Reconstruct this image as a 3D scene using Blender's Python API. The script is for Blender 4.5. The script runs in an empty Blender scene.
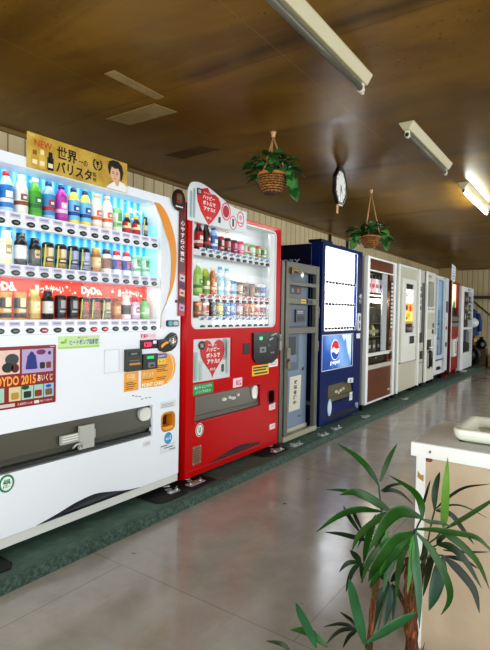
import bpy, bmesh, math, random
from mathutils import Vector, Matrix
random.seed(11)
scene = bpy.context.scene
COL = scene.collection
PI = math.pi

# ------------------------------------------------------------------ materials
def lin(h):
    h = h.lstrip('#')
    c = [int(h[i:i+2], 16)/255 for i in (0, 2, 4)]
    return [x/12.92 if x <= .04045 else ((x+.055)/1.055)**2.4 for x in c]
_m = {}
def M(h, rough=.5, metal=0., emit=0., spec=.5, coat=0.):
    k = (h, rough, metal, emit, spec, coat)
    if k in _m: return _m[k]
    m = bpy.data.materials.new('paint_' + h.strip('#')); m.use_nodes = True
    b = m.node_tree.nodes['Principled BSDF']
    c = lin(h)
    b.inputs['Base Color'].default_value = (*c, 1)
    b.inputs['Roughness'].default_value = rough
    b.inputs['Metallic'].default_value = metal
    b.inputs['Specular IOR Level'].default_value = spec
    b.inputs['Coat Weight'].default_value = coat
    b.inputs['Coat Roughness'].default_value = .05
    if emit:
        b.inputs['Emission Color'].default_value = (*c, 1)
        b.inputs['Emission Strength'].default_value = emit
    _m[k] = m
    return m

class NT:
    """tiny helper to write node materials"""
    def __init__(s, name):
        s.m = bpy.data.materials.new(name); s.m.use_nodes = True
        s.t = s.m.node_tree; s.b = s.t.nodes['Principled BSDF']; s.o = s.t.nodes['Material Output']
    def n(s, typ, **kw):
        nd = s.t.nodes.new(typ)
        for k, v in kw.items():
            if k.startswith('i_'):
                nd.inputs[k[2:].replace('_', ' ')].default_value = v
            else: setattr(nd, k, v)
        return nd
    def l(s, a, b): s.t.links.new(a, b)
    def coord(s, scale=(1, 1, 1), rot=(0, 0, 0), loc=(0, 0, 0)):
        g = s.n('ShaderNodeNewGeometry'); mp = s.n('ShaderNodeMapping')
        mp.inputs['Scale'].default_value = scale; mp.inputs['Rotation'].default_value = rot
        mp.inputs['Location'].default_value = loc
        s.l(g.outputs['Position'], mp.inputs['Vector']); return mp.outputs['Vector']
    def noise(s, vec, scale, detail=4, rough=.55, dist=0.):
        nd = s.n('ShaderNodeTexNoise'); nd.inputs['Scale'].default_value = scale
        nd.inputs['Detail'].default_value = detail; nd.inputs['Roughness'].default_value = rough
        nd.inputs['Distortion'].default_value = dist
        s.l(vec, nd.inputs['Vector']); return nd.outputs['Fac']
    def ramp(s, fac, stops):
        nd = s.n('ShaderNodeValToRGB'); e = nd.color_ramp.elements
        while len(e) < len(stops): e.new(.5)
        for q, (p, c) in zip(e, stops):
            q.position = p
            q.color = (*lin(c), 1) if isinstance(c, str) else (c, c, c, 1)
        s.l(fac, nd.inputs['Fac']); return nd.outputs['Color']
    def mix(s, fac, a, b, mode='MIX'):
        nd = s.n('ShaderNodeMix', data_type='RGBA', blend_type=mode)
        for v, i in ((fac, 0), (a, 6), (b, 7)):
            if hasattr(v, 'links'): s.l(v, nd.inputs[i])
            elif i == 0: nd.inputs[0].default_value = v
            else: nd.inputs[i].default_value = (*lin(v), 1) if isinstance(v, str) else (v, v, v, 1)
        return nd.outputs[2]
    def math(s, op, a, b=0.):
        nd = s.n('ShaderNodeMath', operation=op)
        for v, i in ((a, 0), (b, 1)):
            if hasattr(v, 'links'): s.l(v, nd.inputs[i])
            else: nd.inputs[i].default_value = v
        return nd.outputs[0]
    def bump(s, h, strength=.2, dist=.01):
        nd = s.n('ShaderNodeBump'); nd.inputs['Strength'].default_value = strength
        nd.inputs['Distance'].default_value = dist
        s.l(h, nd.inputs['Height']); s.l(nd.outputs['Normal'], s.b.inputs['Normal'])

def mat_floor():
    t = NT('worn_vinyl_floor'); v = t.coord()
    a = t.noise(v, .9, 5, .6, .6); c = t.noise(v, 5, 6, .65, .3)
    col = t.ramp(a, [(.3, '#94908a'), (.5, '#a39f97'), (.7, '#b0aca3')])
    col = t.mix(.35, col, t.ramp(c, [(.3, '#86837b'), (.7, '#b4b1a8')]))
    # worn scuffs running along the aisle
    sc = t.noise(t.coord((5, .8, 1), (0, 0, .5)), 3, 5, .7)
    col = t.mix(t.ramp(sc, [(.55, 0.), (.72, .35)]), col, '#b3ad9d')
    # sheet seams
    br = t.n('ShaderNodeTexBrick'); br.offset = .5
    t.l(t.coord((1, 1, 1), (0, 0, 0), (.52, .25, 0)), br.inputs['Vector'])
    br.inputs['Scale'].default_value = 1; br.inputs['Mortar Size'].default_value = .003
    br.inputs['Brick Width'].default_value = 1.8; br.inputs['Row Height'].default_value = 1.8
    br.inputs['Mortar Smooth'].default_value = .2
    col = t.mix(t.math('MULTIPLY', br.outputs['Fac'], .3), col, '#3a3730')
    # dark specks and gouges
    vo = t.n('ShaderNodeTexVoronoi'); vo.inputs['Scale'].default_value = 2.2
    t.l(t.coord((1, 1.6, 1)), vo.inputs['Vector'])
    sp = t.ramp(vo.outputs['Distance'], [(.03, 1.), (.05, 0.)])
    sp = t.math('MULTIPLY', sp, t.ramp(t.noise(v, 30, 2), [(.5, 0.), (.55, 1.)]))
    col = t.mix(t.math('MULTIPLY', sp, .8), col, '#2b2925')
    t.l(col, t.b.inputs['Base Color'])
    t.l(t.ramp(c, [(.3, .10), (.7, .22)]), t.b.inputs['Roughness'])
    t.b.inputs['Specular IOR Level'].default_value = .55
    t.bump(c, .03, .01)
    return t.m

def mat_ceiling():
    t = NT('stained_brown_ceiling'); v = t.coord()
    a = t.noise(v, .8, 5, .6, .4); b = t.noise(t.coord((.5, 2.2, 1)), 1.6, 5, .6, .5)
    col = t.ramp(a, [(.3, '#684a12'), (.5, '#826020'), (.72, '#9c7a36')])
    col = t.mix(t.ramp(b, [(.38, .55), (.6, 0.)]), col, '#4c3210')
    # soaked dark bands across the sheets
    g = t.n('ShaderNodeSeparateXYZ'); t.l(v, g.inputs[0])
    y = t.math('ADD', g.outputs['Y'], t.math('MULTIPLY', t.noise(v, 2.2, 3), .12))
    fr = t.math('FRACT', t.math('MULTIPLY', y, 1/.93))
    band = t.ramp(fr, [(0., .8), (.09, .0), (.9, 0.), (1., .8)])
    col = t.mix(t.math('MULTIPLY', band, t.ramp(t.noise(v, 1.4, 3), [(.42, 0.), (.6, 1.)])), col, '#3c2810')
    # sheet joints
    fx = t.math('FRACT', t.math('MULTIPLY', t.math('ADD', g.outputs['X'], -.08), 1/.91))
    col = t.mix(t.ramp(fx, [(0., .5), (.006, 0.)]), col, '#b08a4a')
    fy = t.math('FRACT', t.math('MULTIPLY', g.outputs['Y'], 1/1.86))
    col = t.mix(t.ramp(fy, [(0., .7), (.005, 0.)]), col, '#3a2710')
    # pale drips and dark fly specks
    vo = t.n('ShaderNodeTexVoronoi'); vo.inputs['Scale'].default_value = 26
    t.l(v, vo.inputs['Vector'])
    d1 = t.math('MULTIPLY', t.ramp(vo.outputs['Distance'], [(.10, 1.), (.16, 0.)]), t.ramp(t.noise(v, 1.7, 3), [(.5, 0.), (.6, .7)]))
    col = t.mix(d1, col, '#2a1b0a')
    v2 = t.n('ShaderNodeTexVoronoi'); v2.inputs['Scale'].default_value = 20
    t.l(t.coord((1, 2.5, 1), (0, 0, .3), (3, 1, 0)), v2.inputs['Vector'])
    d2 = t.math('MULTIPLY', t.ramp(v2.outputs['Distance'], [(.08, .4), (.13, 0.)]), t.ramp(t.noise(v, 1.1, 3), [(.45, 0.), (.6, .8)]))
    col = t.mix(d2, col, '#c09a58')
    t.l(col, t.b.inputs['Base Color'])
    t.l(t.ramp(b, [(.3, .28), (.7, .42)]), t.b.inputs['Roughness'])
    t.b.inputs['Specular IOR Level'].default_value = .32
    t.bump(t.noise(v, 3.0, 3), .12, .02)
    return t.m

def mat_siding(axis):
    t = NT('beige_board_siding'); v = t.coord()
    g = t.n('ShaderNodeSeparateXYZ'); t.l(v, g.inputs[0])
    fr = t.math('FRACT', t.math('MULTIPLY', g.outputs[axis], 1/.115))
    col = t.ramp(t.noise(v, 2.2, 4), [(.3, '#bfae88'), (.7, '#d3c49e')])
    col = t.mix(.3, col, t.ramp(t.noise(t.coord((9, 9, .6)), 3, 4), [(.3, '#a99672'), (.7, '#d3c5a2')]))
    col = t.mix(t.ramp(fr, [(0., 1.), (.05, 1.), (.1, 0.)]), col, '#7a6a4a')
    t.l(col, t.b.inputs['Base Color']); t.b.inputs['Roughness'].default_value = .6
    t.bump(t.ramp(fr, [(0., 0.), (.08, 1.)]), .5, .006)
    return t.m

def mat_kerb():
    t = NT('painted_green_concrete'); v = t.coord()
    c = t.noise(v, 14, 6, .7); d = t.noise(v, 55, 3, .7)
    col = t.ramp(c, [(.3, '#425a4e'), (.55, '#557064'), (.75, '#688275')])
    g = t.n('ShaderNodeSeparateXYZ'); t.l(v, g.inputs[0])
    edge = t.ramp(g.outputs['X'], [(.13, 0.), (.175, 1.)])
    edge = t.math('MULTIPLY', edge, t.ramp(d, [(.42, .25), (.58, .85)]))
    col = t.mix(edge, col, '#26352e')
    t.l(col, t.b.inputs['Base Color']); t.b.inputs['Roughness'].default_value = .65
    t.bump(d, .35, .01)
    return t.m

def mat_leaf(name, c0, c1, rough=.35):
    t = NT(name); v = t.coord()
    col = t.ramp(t.noise(v, 9, 3), [(.3, c0), (.7, c1)])
    t.l(col, t.b.inputs['Base Color']); t.b.inputs['Roughness'].default_value = rough
    t.b.inputs['Specular IOR Level'].default_value = .35
    return t.m

def mat_wicker():
    t = NT('woven_wicker')
    co = t.n('ShaderNodeTexCoord'); mp = t.n('ShaderNodeMapping')
    t.l(co.outputs['Object'], mp.inputs['Vector'])
    w = t.n('ShaderNodeTexWave', bands_direction='Z'); w.inputs['Scale'].default_value = 22
    w.inputs['Distortion'].default_value = 5; w.inputs['Detail Scale'].default_value = 6
    t.l(mp.outputs['Vector'], w.inputs['Vector'])
    col = t.ramp(w.outputs['Fac'], [(.15, '#5e3412'), (.5, '#a8682c'), (.85, '#d79a52')])
    t.l(col, t.b.inputs['Base Color']); t.b.inputs['Roughness'].default_value = .7
    t.bump(w.outputs['Fac'], .9, .02)
    return t.m

def mat_trunk():
    t = NT('fibrous_palm_trunk'); v = t.coord((1, 1, .22), (0, .25, 0))
    c = t.noise(v, 90, 5, .7, .8)
    t.l(t.ramp(c, [(.3, '#1c0d05'), (.5, '#5a3014'), (.72, '#a86c38')]), t.b.inputs['Base Color'])
    t.b.inputs['Roughness'].default_value = .85
    t.bump(c, .9, .01)
    return t.m

def mat_mottle(name, c0, c1, scale=8, rough=.5, vec=(1, 1, 1)):
    t = NT(name)
    t.l(t.ramp(t.noise(t.coord(vec), scale, 5, .6), [(.32, c0), (.68, c1)]), t.b.inputs['Base Color'])
    t.b.inputs['Roughness'].default_value = rough
    return t.m

def mat_glass(name='clear_pane', refl=.013, tint='#ffffff'):
    m = bpy.data.materials.new(name); m.use_nodes = True; t = m.node_tree; t.nodes.clear()
    o = t.nodes.new('ShaderNodeOutputMaterial'); mx = t.nodes.new('ShaderNodeMixShader')
    tr = t.nodes.new('ShaderNodeBsdfTransparent'); gl = t.nodes.new('ShaderNodeBsdfGlossy')
    tr.inputs[0].default_value = (*lin(tint), 1); gl.inputs['Roughness'].default_value = .03
    mx.inputs[0].default_value = refl
    t.links.new(tr.outputs[0], mx.inputs[1]); t.links.new(gl.outputs[0], mx.inputs[2])
    t.links.new(mx.outputs[0], o.inputs[0]); return m

def mat_corrugated_blue():
    t = NT('backlit_blue_liner'); v = t.coord()
    g = t.n('ShaderNodeSeparateXYZ'); t.l(v, g.inputs[0])
    s = t.math('SINE', t.math('MULTIPLY', g.outputs['Y'], 2*PI/.05))
    s = t.math('ADD', t.math('MULTIPLY', s, .5), .5)
    col = t.ramp(s, [(0., '#2f9fd8'), (.6, '#63c2ee'), (1., '#a6e2f8')])
    vo = t.n('ShaderNodeTexVoronoi'); vo.inputs['Scale'].default_value = 22; t.l(v, vo.inputs['Vector'])
    col = t.mix(t.ramp(vo.outputs['Distance'], [(.1, .7), (.2, 0.)]), col, '#ffffff')
    t.l(col, t.b.inputs['Base Color']); t.l(col, t.b.inputs['Emission Color'])
    t.b.inputs['Emission Strength'].default_value = .45
    return t.m

def mat_red_header():
    t = NT('red_star_header'); v = t.coord()
    vo = t.n('ShaderNodeTexVoronoi'); vo.inputs['Scale'].default_value = 30; t.l(v, vo.inputs['Vector'])
    col = t.mix(t.ramp(vo.outputs['Distance'], [(.08, .8), (.17, 0.)]), '#e8452f', '#ffe0d0')
    t.l(col, t.b.inputs['Base Color']); t.l(col, t.b.inputs['Emission Color'])
    t.b.inputs['Emission Strength'].default_value = .35
    return t.m

def mat_pepsi_panel():
    t = NT('blue_gradient_panel'); v = t.coord()
    g = t.n('ShaderNodeSeparateXYZ'); t.l(v, g.inputs[0])
    d = t.math('ADD', t.math('MULTIPLY', t.math('ADD', g.outputs['Y'], -4.36), 1.0), t.math('MULTIPLY', t.math('ADD', g.outputs['Z'], -.62), .9))
    d = t.math('ADD', d, t.math('MULTIPLY', t.noise(t.coord((1, 3, 1), (0.6, 0, 0)), 2.5, 3), .35))
    col = t.ramp(d, [(.1, '#16306e'), (.45, '#2c5aa8'), (.75, '#7fa6d6'), (.95, '#5c8ac6'), (1., '#c9dcf0')])
    t.l(col, t.b.inputs['Base Color']); t.l(col, t.b.inputs['Emission Color'])
    t.b.inputs['Emission Strength'].default_value = .55; t.b.inputs['Roughness'].default_value = .15
    return t.m

# ------------------------------------------------------------------ mesh builder
def rr(y0, y1, z0, z1, r, n=5):
    p = []
    for cy, cz, a in ((y1-r, z1-r, 0), (y0+r, z1-r, 90), (y0+r, z0+r, 180), (y1-r, z0+r, 270)):
        for i in range(n+1):
            q = math.radians(a + 90*i/n); p.append((cy+r*math.cos(q), cz+r*math.sin(q)))
    return p
def rect(y0, y1, z0, z1): return [(y0, z0), (y1, z0), (y1, z1), (y0, z1)]
def ell(cy, cz, ry, rz, n=20, a0=0, a1=360):
    m = n if a1-a0 >= 360 else n+1
    return [(cy+ry*math.cos(math.radians(a0+(a1-a0)*i/n)), cz+rz*math.sin(math.radians(a0+(a1-a0)*i/n))) for i in range(m)]
def heart(cy, cz, w, h, n=28):
    p = []
    for i in range(n):
        t = 2*PI*i/n
        x = 16*math.sin(t)**3; y = 13*math.cos(t)-5*math.cos(2*t)-2*math.cos(3*t)-math.cos(4*t)
        p.append((cy+x/32*w, cz+(y+2.5)/29*h))
    return p
def catmull(pts, n):
    P = [Vector(p) for p in pts]; out = []
    if len(P) == 2: return [P[0].lerp(P[1], i/n) for i in range(n+1)]
    segs = len(P)-1
    for i in range(n+1):
        u = i/n*segs; k = min(int(u), segs-1); t = u-k
        p0 = P[k-1] if k > 0 else P[0]*2-P[1]
        p1, p2 = P[k], P[k+1]
        p3 = P[k+2] if k+2 <= segs else P[-1]*2-P[-2]
        out.append(.5*((2*p1)+(p2-p0)*t+(2*p0-5*p1+4*p2-p3)*t*t+(3*p1-p0-3*p2+p3)*t**3))
    return out

class MB:
    def __init__(s): s.v = []; s.f = []; s.mi = []; s.sm = []; s.mats = []
    def idx(s, m):
        if m not in s.mats: s.mats.append(m)
        return s.mats.index(m)
    def add(s, verts, faces, m, smooth=False):
        o = len(s.v); s.v += [tuple(v) for v in verts]; k = s.idx(m)
        for f in faces: s.f.append([i+o for i in f]); s.mi.append(k); s.sm.append(smooth)
        return s
    def box(s, x0, x1, y0, y1, z0, z1, m):
        v = [(x, y, z) for x in (x0, x1) for y in (y0, y1) for z in (z0, z1)]
        return s.add(v, [(0, 1, 3, 2), (4, 6, 7, 5), (0, 4, 5, 1), (2, 3, 7, 6), (0, 2, 6, 4), (1, 5, 7, 3)], m)
    def _prism(s, poly, a, b, mk, m, smooth=False):
        n = len(poly); v = [mk(p, a) for p in poly]+[mk(p, b) for p in poly]
        s.add(v, [list(range(n))[::-1], [i+n for i in range(n)]], m)
        return s.add(v, [[i, (i+1) % n, (i+1) % n+n, i+n] for i in range(n)], m, smooth)
    def px(s, poly, x0, x1, m, smooth=False): return s._prism(poly, x0, x1, lambda p, a: (a, p[0], p[1]), m, smooth)
    def py(s, poly, y0, y1, m, smooth=False): return s._prism(poly, y0, y1, lambda p, a: (p[0], a, p[1]), m, smooth)
    def pz(s, poly, z0, z1, m, smooth=False): return s._prism(poly, z0, z1, lambda p, a: (p[0], p[1], a), m, smooth)
    def face(s, poly, x, m): return s.add([(x, p[0], p[1]) for p in poly], [list(range(len(poly)))], m)
    def plate(s, outer, holes, x0, x1, m):
        """a plate in the YZ plane with holes cut through it"""
        cu = bpy.data.curves.new('c', 'CURVE'); cu.dimensions = '2D'; cu.fill_mode = 'BOTH'; cu.extrude = abs(x1-x0)/2
        for lp in [outer]+list(holes):
            sp = cu.splines.new('POLY'); sp.points.add(len(lp)-1); sp.use_cyclic_u = True
            for q, p in zip(sp.points, lp): q.co = (p[0], p[1], 0, 1)
        ob = bpy.data.objects.new('c', cu); me = bpy.data.meshes.new_from_object(ob); mid = (x0+x1)/2
        s.add([(mid+v.co.z, v.co.x, v.co.y) for v in me.vertices], [list(p.vertices) for p in me.polygons], m)
        bpy.data.objects.remove(ob); bpy.data.curves.remove(cu); bpy.data.meshes.remove(me)
        return s
    def lathe(s, c, prof, m, n=16, a0=0., a1=2*PI, smooth=True, axis='z'):
        """prof: list of (r, h) or (r, h, material for the band above)"""
        full = a1-a0 > 6.28; k = n if full else n+1
        def P(r, h, i):
            a = a0+(a1-a0)*i/n; u, w = r*math.cos(a), r*math.sin(a)
            return (c[0]+u, c[1]+w, c[2]+h) if axis == 'z' else ((c[0]+h, c[1]+u, c[2]+w) if axis == 'x' else (c[0]+w, c[1]+h, c[2]+u))
        for j in range(len(prof)-1):
            p, q = prof[j], prof[j+1]
            mm = p[2] if len(p) > 2 and p[2] else m
            v = [P(p[0], p[1], i) for i in range(k)]+[P(q[0], q[1], i) for i in range(k)]
            s.add(v, [[i, (i+1) % k, (i+1) % k+k, i+k] for i in range(n)], mm, smooth)
        return s
    def tube(s, path, r, m, n=7, caps=True):
        P = [Vector(p) for p in path]; R = r if isinstance(r, (list, tuple)) else [r]*len(P)
        v = []; up = Vector((.3, .2, 1)).normalized()
        for i, p in enumerate(P):
            t = (P[min(i+1, len(P)-1)]-P[max(i-1, 0)]).normalized()
            a = t.cross(up)
            if a.length < .05: a = t.cross(Vector((1, 0, 0)))
            a.normalize(); b = t.cross(a)
            v += [p+(a*math.cos(2*PI*k/n)+b*math.sin(2*PI*k/n))*R[i] for k in range(n)]
        s.add(v, [[i*n+k, i*n+(k+1) % n, (i+1)*n+(k+1) % n, (i+1)*n+k] for i in range(len(P)-1) for k in range(n)], m, True)
        if caps: s.add(v[:n]+v[-n:], [list(range(n))[::-1], list(range(n, 2*n))], m)
        return s
    def ball(s, c, r, m, nu=12, nv=8):
        rx, ry, rz = r if isinstance(r, (list, tuple)) else (r, r, r); v = []
        for j in range(nv+1):
            th = PI*j/nv
            v += [(c[0]+rx*math.sin(th)*math.cos(2*PI*i/nu), c[1]+ry*math.sin(th)*math.sin(2*PI*i/nu), c[2]+rz*math.cos(th)) for i in range(nu)]
        return s.add(v, [[j*nu+i, (j+1)*nu+i, (j+1)*nu+(i+1) % nu, j*nu+(i+1) % nu] for j in range(nv) for i in range(nu)], m, True)
    def text(s, st, y0, y1, z0, z1, x, m, bold=.0, keep=False, face='+x'):
        """lettering filled into the box y0..y1, z0..z1 on the plane X = x"""
        cu = bpy.data.curves.new('t', 'FONT'); cu.body = st; cu.size = 1; cu.offset = bold; cu.resolution_u = 2
        ob = bpy.data.objects.new('t', cu); me = bpy.data.meshes.new_from_object(ob)
        if len(me.vertices):
            xs = [v.co.x for v in me.vertices]; ys = [v.co.y for v in me.vertices]
            ax, bx, ay, by = min(xs), max(xs), min(ys), max(ys)
            sx = (y1-y0)/max(bx-ax, 1e-6); sy = (z1-z0)/max(by-ay, 1e-6)
            if keep: sx = sy = min(sx, sy)
            V = []
            for v in me.vertices:
                u = y0+(v.co.x-ax)*sx; w = z0+(v.co.y-ay)*sy
                V.append((x, u, w) if face == '+x' else (u, x, w))
            s.add(V, [list(p.vertices) for p in me.polygons], m)
        bpy.data.objects.remove(ob); bpy.data.curves.remove(cu); bpy.data.meshes.remove(me)
        return s
    def vtext(s, st, yc, w, z1, h, x, m, bold=.0):
        for i, ch in enumerate(st):
            s.text(ch, yc-w/2, yc+w/2, z1-(i+.9)*h, z1-(i+.1)*h, x, m, bold)
        return s
    def build(s, name, parent=None, bevel=0., label=None, origin=None):
        me = bpy.data.meshes.new(name)
        o = Vector(origin) if origin is not None else (parent_world(parent) if parent else Vector((0, 0, 0)))
        me.from_pydata([Vector(v)-o for v in s.v], [], s.f)
        for m in s.mats: me.materials.append(m)
        me.polygons.foreach_set('material_index', s.mi); me.polygons.foreach_set('use_smooth', s.sm)
        bm = bmesh.new(); bm.from_mesh(me)
        bmesh.ops.remove_doubles(bm, verts=bm.verts, dist=1e-5)
        bmesh.ops.recalc_face_normals(bm, faces=bm.faces); bm.to_mesh(me); bm.free()
        me.update()
        ob = bpy.data.objects.new(name, me); COL.objects.link(ob)
        if parent:
            ob.parent = parent
            ob.location = o-parent_world(parent)
        else: ob.location = o
        if bevel:
            b = ob.modifiers.new('bevel', 'BEVEL'); b.width = bevel; b.segments = 2; b.limit_method = 'ANGLE'; b.angle_limit = .7
        if label: ob['label'] = label
        return ob

def parent_world(p):
    v = Vector((0, 0, 0))
    while p is not None: v += p.location; p = p.parent
    return v
def tag(o, label, cat, group=None):
    o['label'] = label; o['category'] = cat
    if group: o['group'] = group
    return o
def thing(name, label, cat, loc, group=None):
    o = bpy.data.objects.new(name, None); COL.objects.link(o); o.location = loc; o.empty_display_size = .1
    return tag(o, label, cat, group)
def struct(o): o['kind'] = 'structure'; return o
def clone_part(o, dy, dz=0., parent=None):
    c = o.copy(); COL.objects.link(c); c.parent = parent or o.parent
    c.location = o.location+Vector((0, dy, dz)); return c

WHITE = M('#eef3f8', .35, spec=.35); OFFW = M('#d9dcd6', .45); BLACK = M('#0d0d0e', .35); DARK = M('#1c1d1f', .5)
RED = M('#c20508', .34, spec=.16, coat=.05); NAVY = M('#06225c', .32, spec=.2, coat=.06); STEEL = M('#b9bcbc', .3, 1.); SILVER = M('#c9ccce', .4, .6)
GLASS = mat_glass(); CREAM = M('#cfcdbd', .45); TRIMW = M('#f2f4f2', .3)
FLOOR, CEIL, KERB = mat_floor(), mat_ceiling(), mat_kerb()
# ------------------------------------------------------------------ the setting
H = 2.28; YE = 12.8; XR = 4.7; YB = -2.4; XL = -.9
struct(MB().box(XL-.1, XR+.1, YB-.1, YE+.1, -.1, 0, FLOOR).build('floor'))
struct(MB().box(XL-.1, XR+.1, YB-.1, YE+.1, H, H+.1, CEIL).build('ceiling'))
struct(MB().box(XL-.1, XL, YB-.1, YE+.1, 0, H, mat_siding('Y')).build('wall_left'))
struct(MB().box(XL, XR, YE, YE+.1, 0, H, mat_siding('X')).build('wall_far'))
struct(MB().box(XL, -.56, YE-.42, YE, 0, H, M('#b09c6c', .6)).build('trim_1'))
struct(MB().box(XL, XL+.02, YB, YE-.42, H-.025, H, M('#7a6237', .6)).build('trim_2'))
struct(MB().box(-.56, XR, YE-.02, YE, H-.03, H, M('#8a6c3c', .6)).build('trim_3'))
WALLP = M('#c9bd9e', .7)
wins = [(-1.6, 1.2), (1.8, 4.6), (5.2, 8.0), (8.6, 11.4)]
struct(MB().plate(rect(YB, YE, 0, H), [rect(a, b, .75, 2.1) for a, b in wins], XR, XR+.1, WALLP).build('wall_right'))
MBb = MB(); bw = [(-.4, 1.7), (2.1, 4.2)]
bk = MB().plate(rect(XL, XR, 0, H), [rect(a, b, .05, 2.15) for a, b in bw], 0, .1, WALLP)
bk.v = [(p[1], YB-.1+p[0], p[2]) for p in bk.v]
struct(bk.build('wall_back'))
ALU = M('#9ea3a5', .4, .8)
for i, (a, b) in enumerate(wins):
    w = MB().plate(rect(a, b, .75, 2.1), [rect(a+.05, (a+b)/2-.02, .8, 2.05), rect((a+b)/2+.02, b-.05, .8, 2.05)], XR+.03, XR+.07, ALU)
    w.box(XR+.045, XR+.05, a+.05, b-.05, .8, 2.05, GLASS)
    struct(w.build('window_%d' % (i+1)))
for i, (a, b) in enumerate(bw):
    w = MB().plate(rect(a, b, .05, 2.15), [rect(a+.06, (a+b)/2-.03, .1, 2.1), rect((a+b)/2+.03, b-.06, .1, 2.1)], 0, .04, ALU)
    w.box(.015, .02, a+.06, b-.06, .1, 2.1, GLASS)
    w.v = [(p[1], YB-.07+p[0], p[2]) for p in w.v]
    struct(w.build('door_%d' % (i+1)))
# the raised concrete kerb the machines stand on
KZ = .055
kb = MB().py([(XL, 0), (.185, 0), (.178, .03), (.168, .048), (.15, KZ), (XL, KZ)], -1.2, 12.38, KERB)
struct(kb.build('trim_4'))

# ------------------------------------------------------------------ drinks
def bands(prof, cols):  # colour the bands of a lathe
    return [(r, h, cols[i] if i < len(cols) else cols[-1]) for i, (r, h) in enumerate(prof)]
def drink(kind, desc, x, y, z, body, lab, cap, acc, name, cat, group, hh=None):
    """one drink: body with, as children, a label sleeve and a cap"""
    B, L, C_, A = (M(c, .28) if isinstance(c, str) else c for c in (body, lab, cap, acc))
    root = None; c = (0, 0, 0)
    def fin(mb, nm, par):
        o = mb.build(nm, origin=(0, 0, 0))
        if par is not None: o.parent = par
        return o
    if kind == 'pet':
        h = hh or .185; r = .031
        b = MB().lathe(c, [(0, 0), (r*.85, 0), (r, .008), (r, h*.58), (r*.95, h*.68), (r*.6, h*.84), (r*.42, h*.88), (r*.42, h*.93), (0, h*.93)], B)
        root = fin(b, name, None); q = r+.0008
        s = MB().lathe(c, [(q, h*.12, L), (q, h*.24, A), (q, h*.34, L), (q, h*.56, L), (q*.97, h*.66)], L)
        s.lathe(c, [(q+.0006, h*.36), (q+.0006, h*.52)], A, 6, -.55, .55)
        s.lathe(c, [(q+.0009, h*.40), (q+.0009, h*.47)], M('#ffffff', .4), 4, -.2, .35)
        fin(s, 'label', root)
        fin(MB().lathe(c, [(0, h*.9), (r*.5, h*.9), (r*.5, h), (0, h)], C_, 12), 'cap', root)
    elif kind == 'alu':
        h = hh or .145; r = .0285
        b = MB().lathe(c, bands([(0, 0), (r*.9, 0), (r, .006), (r, h*.2), (r, h*.62), (r*.97, h*.72), (r*.7, h*.8), (r*.66, h*.82), (0, h*.82)], [B, B, B, L, B, B, B, B]), B)
        b.lathe(c, [(r+.0007, h*.3), (r+.0007, h*.58)], A, 6, -.5, .5)
        b.lathe(c, [(r+.001, h*.38), (r+.001, h*.46)], L, 4, -.3, .3)
        root = fin(b, name, None)
        fin(MB().lathe(c, [(r*.7, h*.81), (r*.72, h*.83), (r*.7, h), (0, h)], C_, 14), 'cap', root)
    elif kind == 'can':
        h = hh or .12; r = .0285
        b = MB().lathe(c, bands([(0, 0), (r*.84, 0), (r, .006), (r, h*.22), (r, h*.4), (r, h*.78), (r, h*.93), (r*.84, h*.99), (r*.8, h*.97), (0, h*.97)], [C_, C_, L, B, L, B, B, C_, C_]), B)
        b.lathe(c, [(r+.0007, h*.45), (r+.0007, h*.78)], A, 6, -.5, .5)
        b.lathe(c, [(r+.001, h*.28), (r+.001, h*.36)], A, 4, -.7, .4)
        root = fin(b, name, None)
        fin(MB().box(-.004, .008, -.005, .005, h*.97, h*.985, C_), 'pull_tab', root)
    elif kind == 'vial':
        h = hh or .115; r = .0245
        b = MB().lathe(c, [(0, 0), (r, 0), (r, h*.62), (r*.6, h*.76), (r*.5, h*.86), (0, h*.86)], B)
        root = fin(b, name, None); q = r+.0008
        fin(MB().lathe(c, [(q, h*.08, L), (q, h*.3, A), (q, h*.42, L), (q, h*.6)], L).lathe(c, [(q+.0006, h*.3), (q+.0006, h*.56)], A, 5, -.5, .4), 'label', root)
        fin(MB().lathe(c, [(r*.55, h*.84), (r*.55, h), (0, h)], C_, 12), 'cap', root)
    elif kind == 'slim':
        h = hh or .12; r = .016
        b = MB().lathe(c, [(0, 0), (r, 0), (r, h*.72), (r*.7, h*.8), (0, h*.8)], B)
        root = fin(b, name, None)
        fin(MB().lathe(c, [(r+.0006, h*.15, A), (r+.0006, h*.35, L), (r+.0006, h*.6)], L), 'label', root)
        fin(MB().lathe(c, [(r*.7, h*.78), (r*.7, h), (0, h)], C_, 12), 'cap', root)
    root.location = (x, y, z+.001)
    tag(root, desc, cat, group)
    return root
def copy_drink(o, x, y, z, desc):
    c = o.copy(); COL.objects.link(c); c.location = (x, y, z+.001); c['label'] = desc
    for ch in list(o.children):
        d = ch.copy(); COL.objects.link(d); d.parent = c
    return c
def swing_tag(o, dy=-.026, h=.11):   # slanted yellow-green price flag beside a can
    s = MB(); s.add([(.018, dy-.012, .0), (.018, dy-.004, .0), (.018, dy+.012, h), (.018, dy-.002, h)], [(0, 1, 2, 3)], M('#c9d06a', .5))
    t = s.build('price_flag', origin=(0, 0, 0)); t.parent = o
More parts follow.
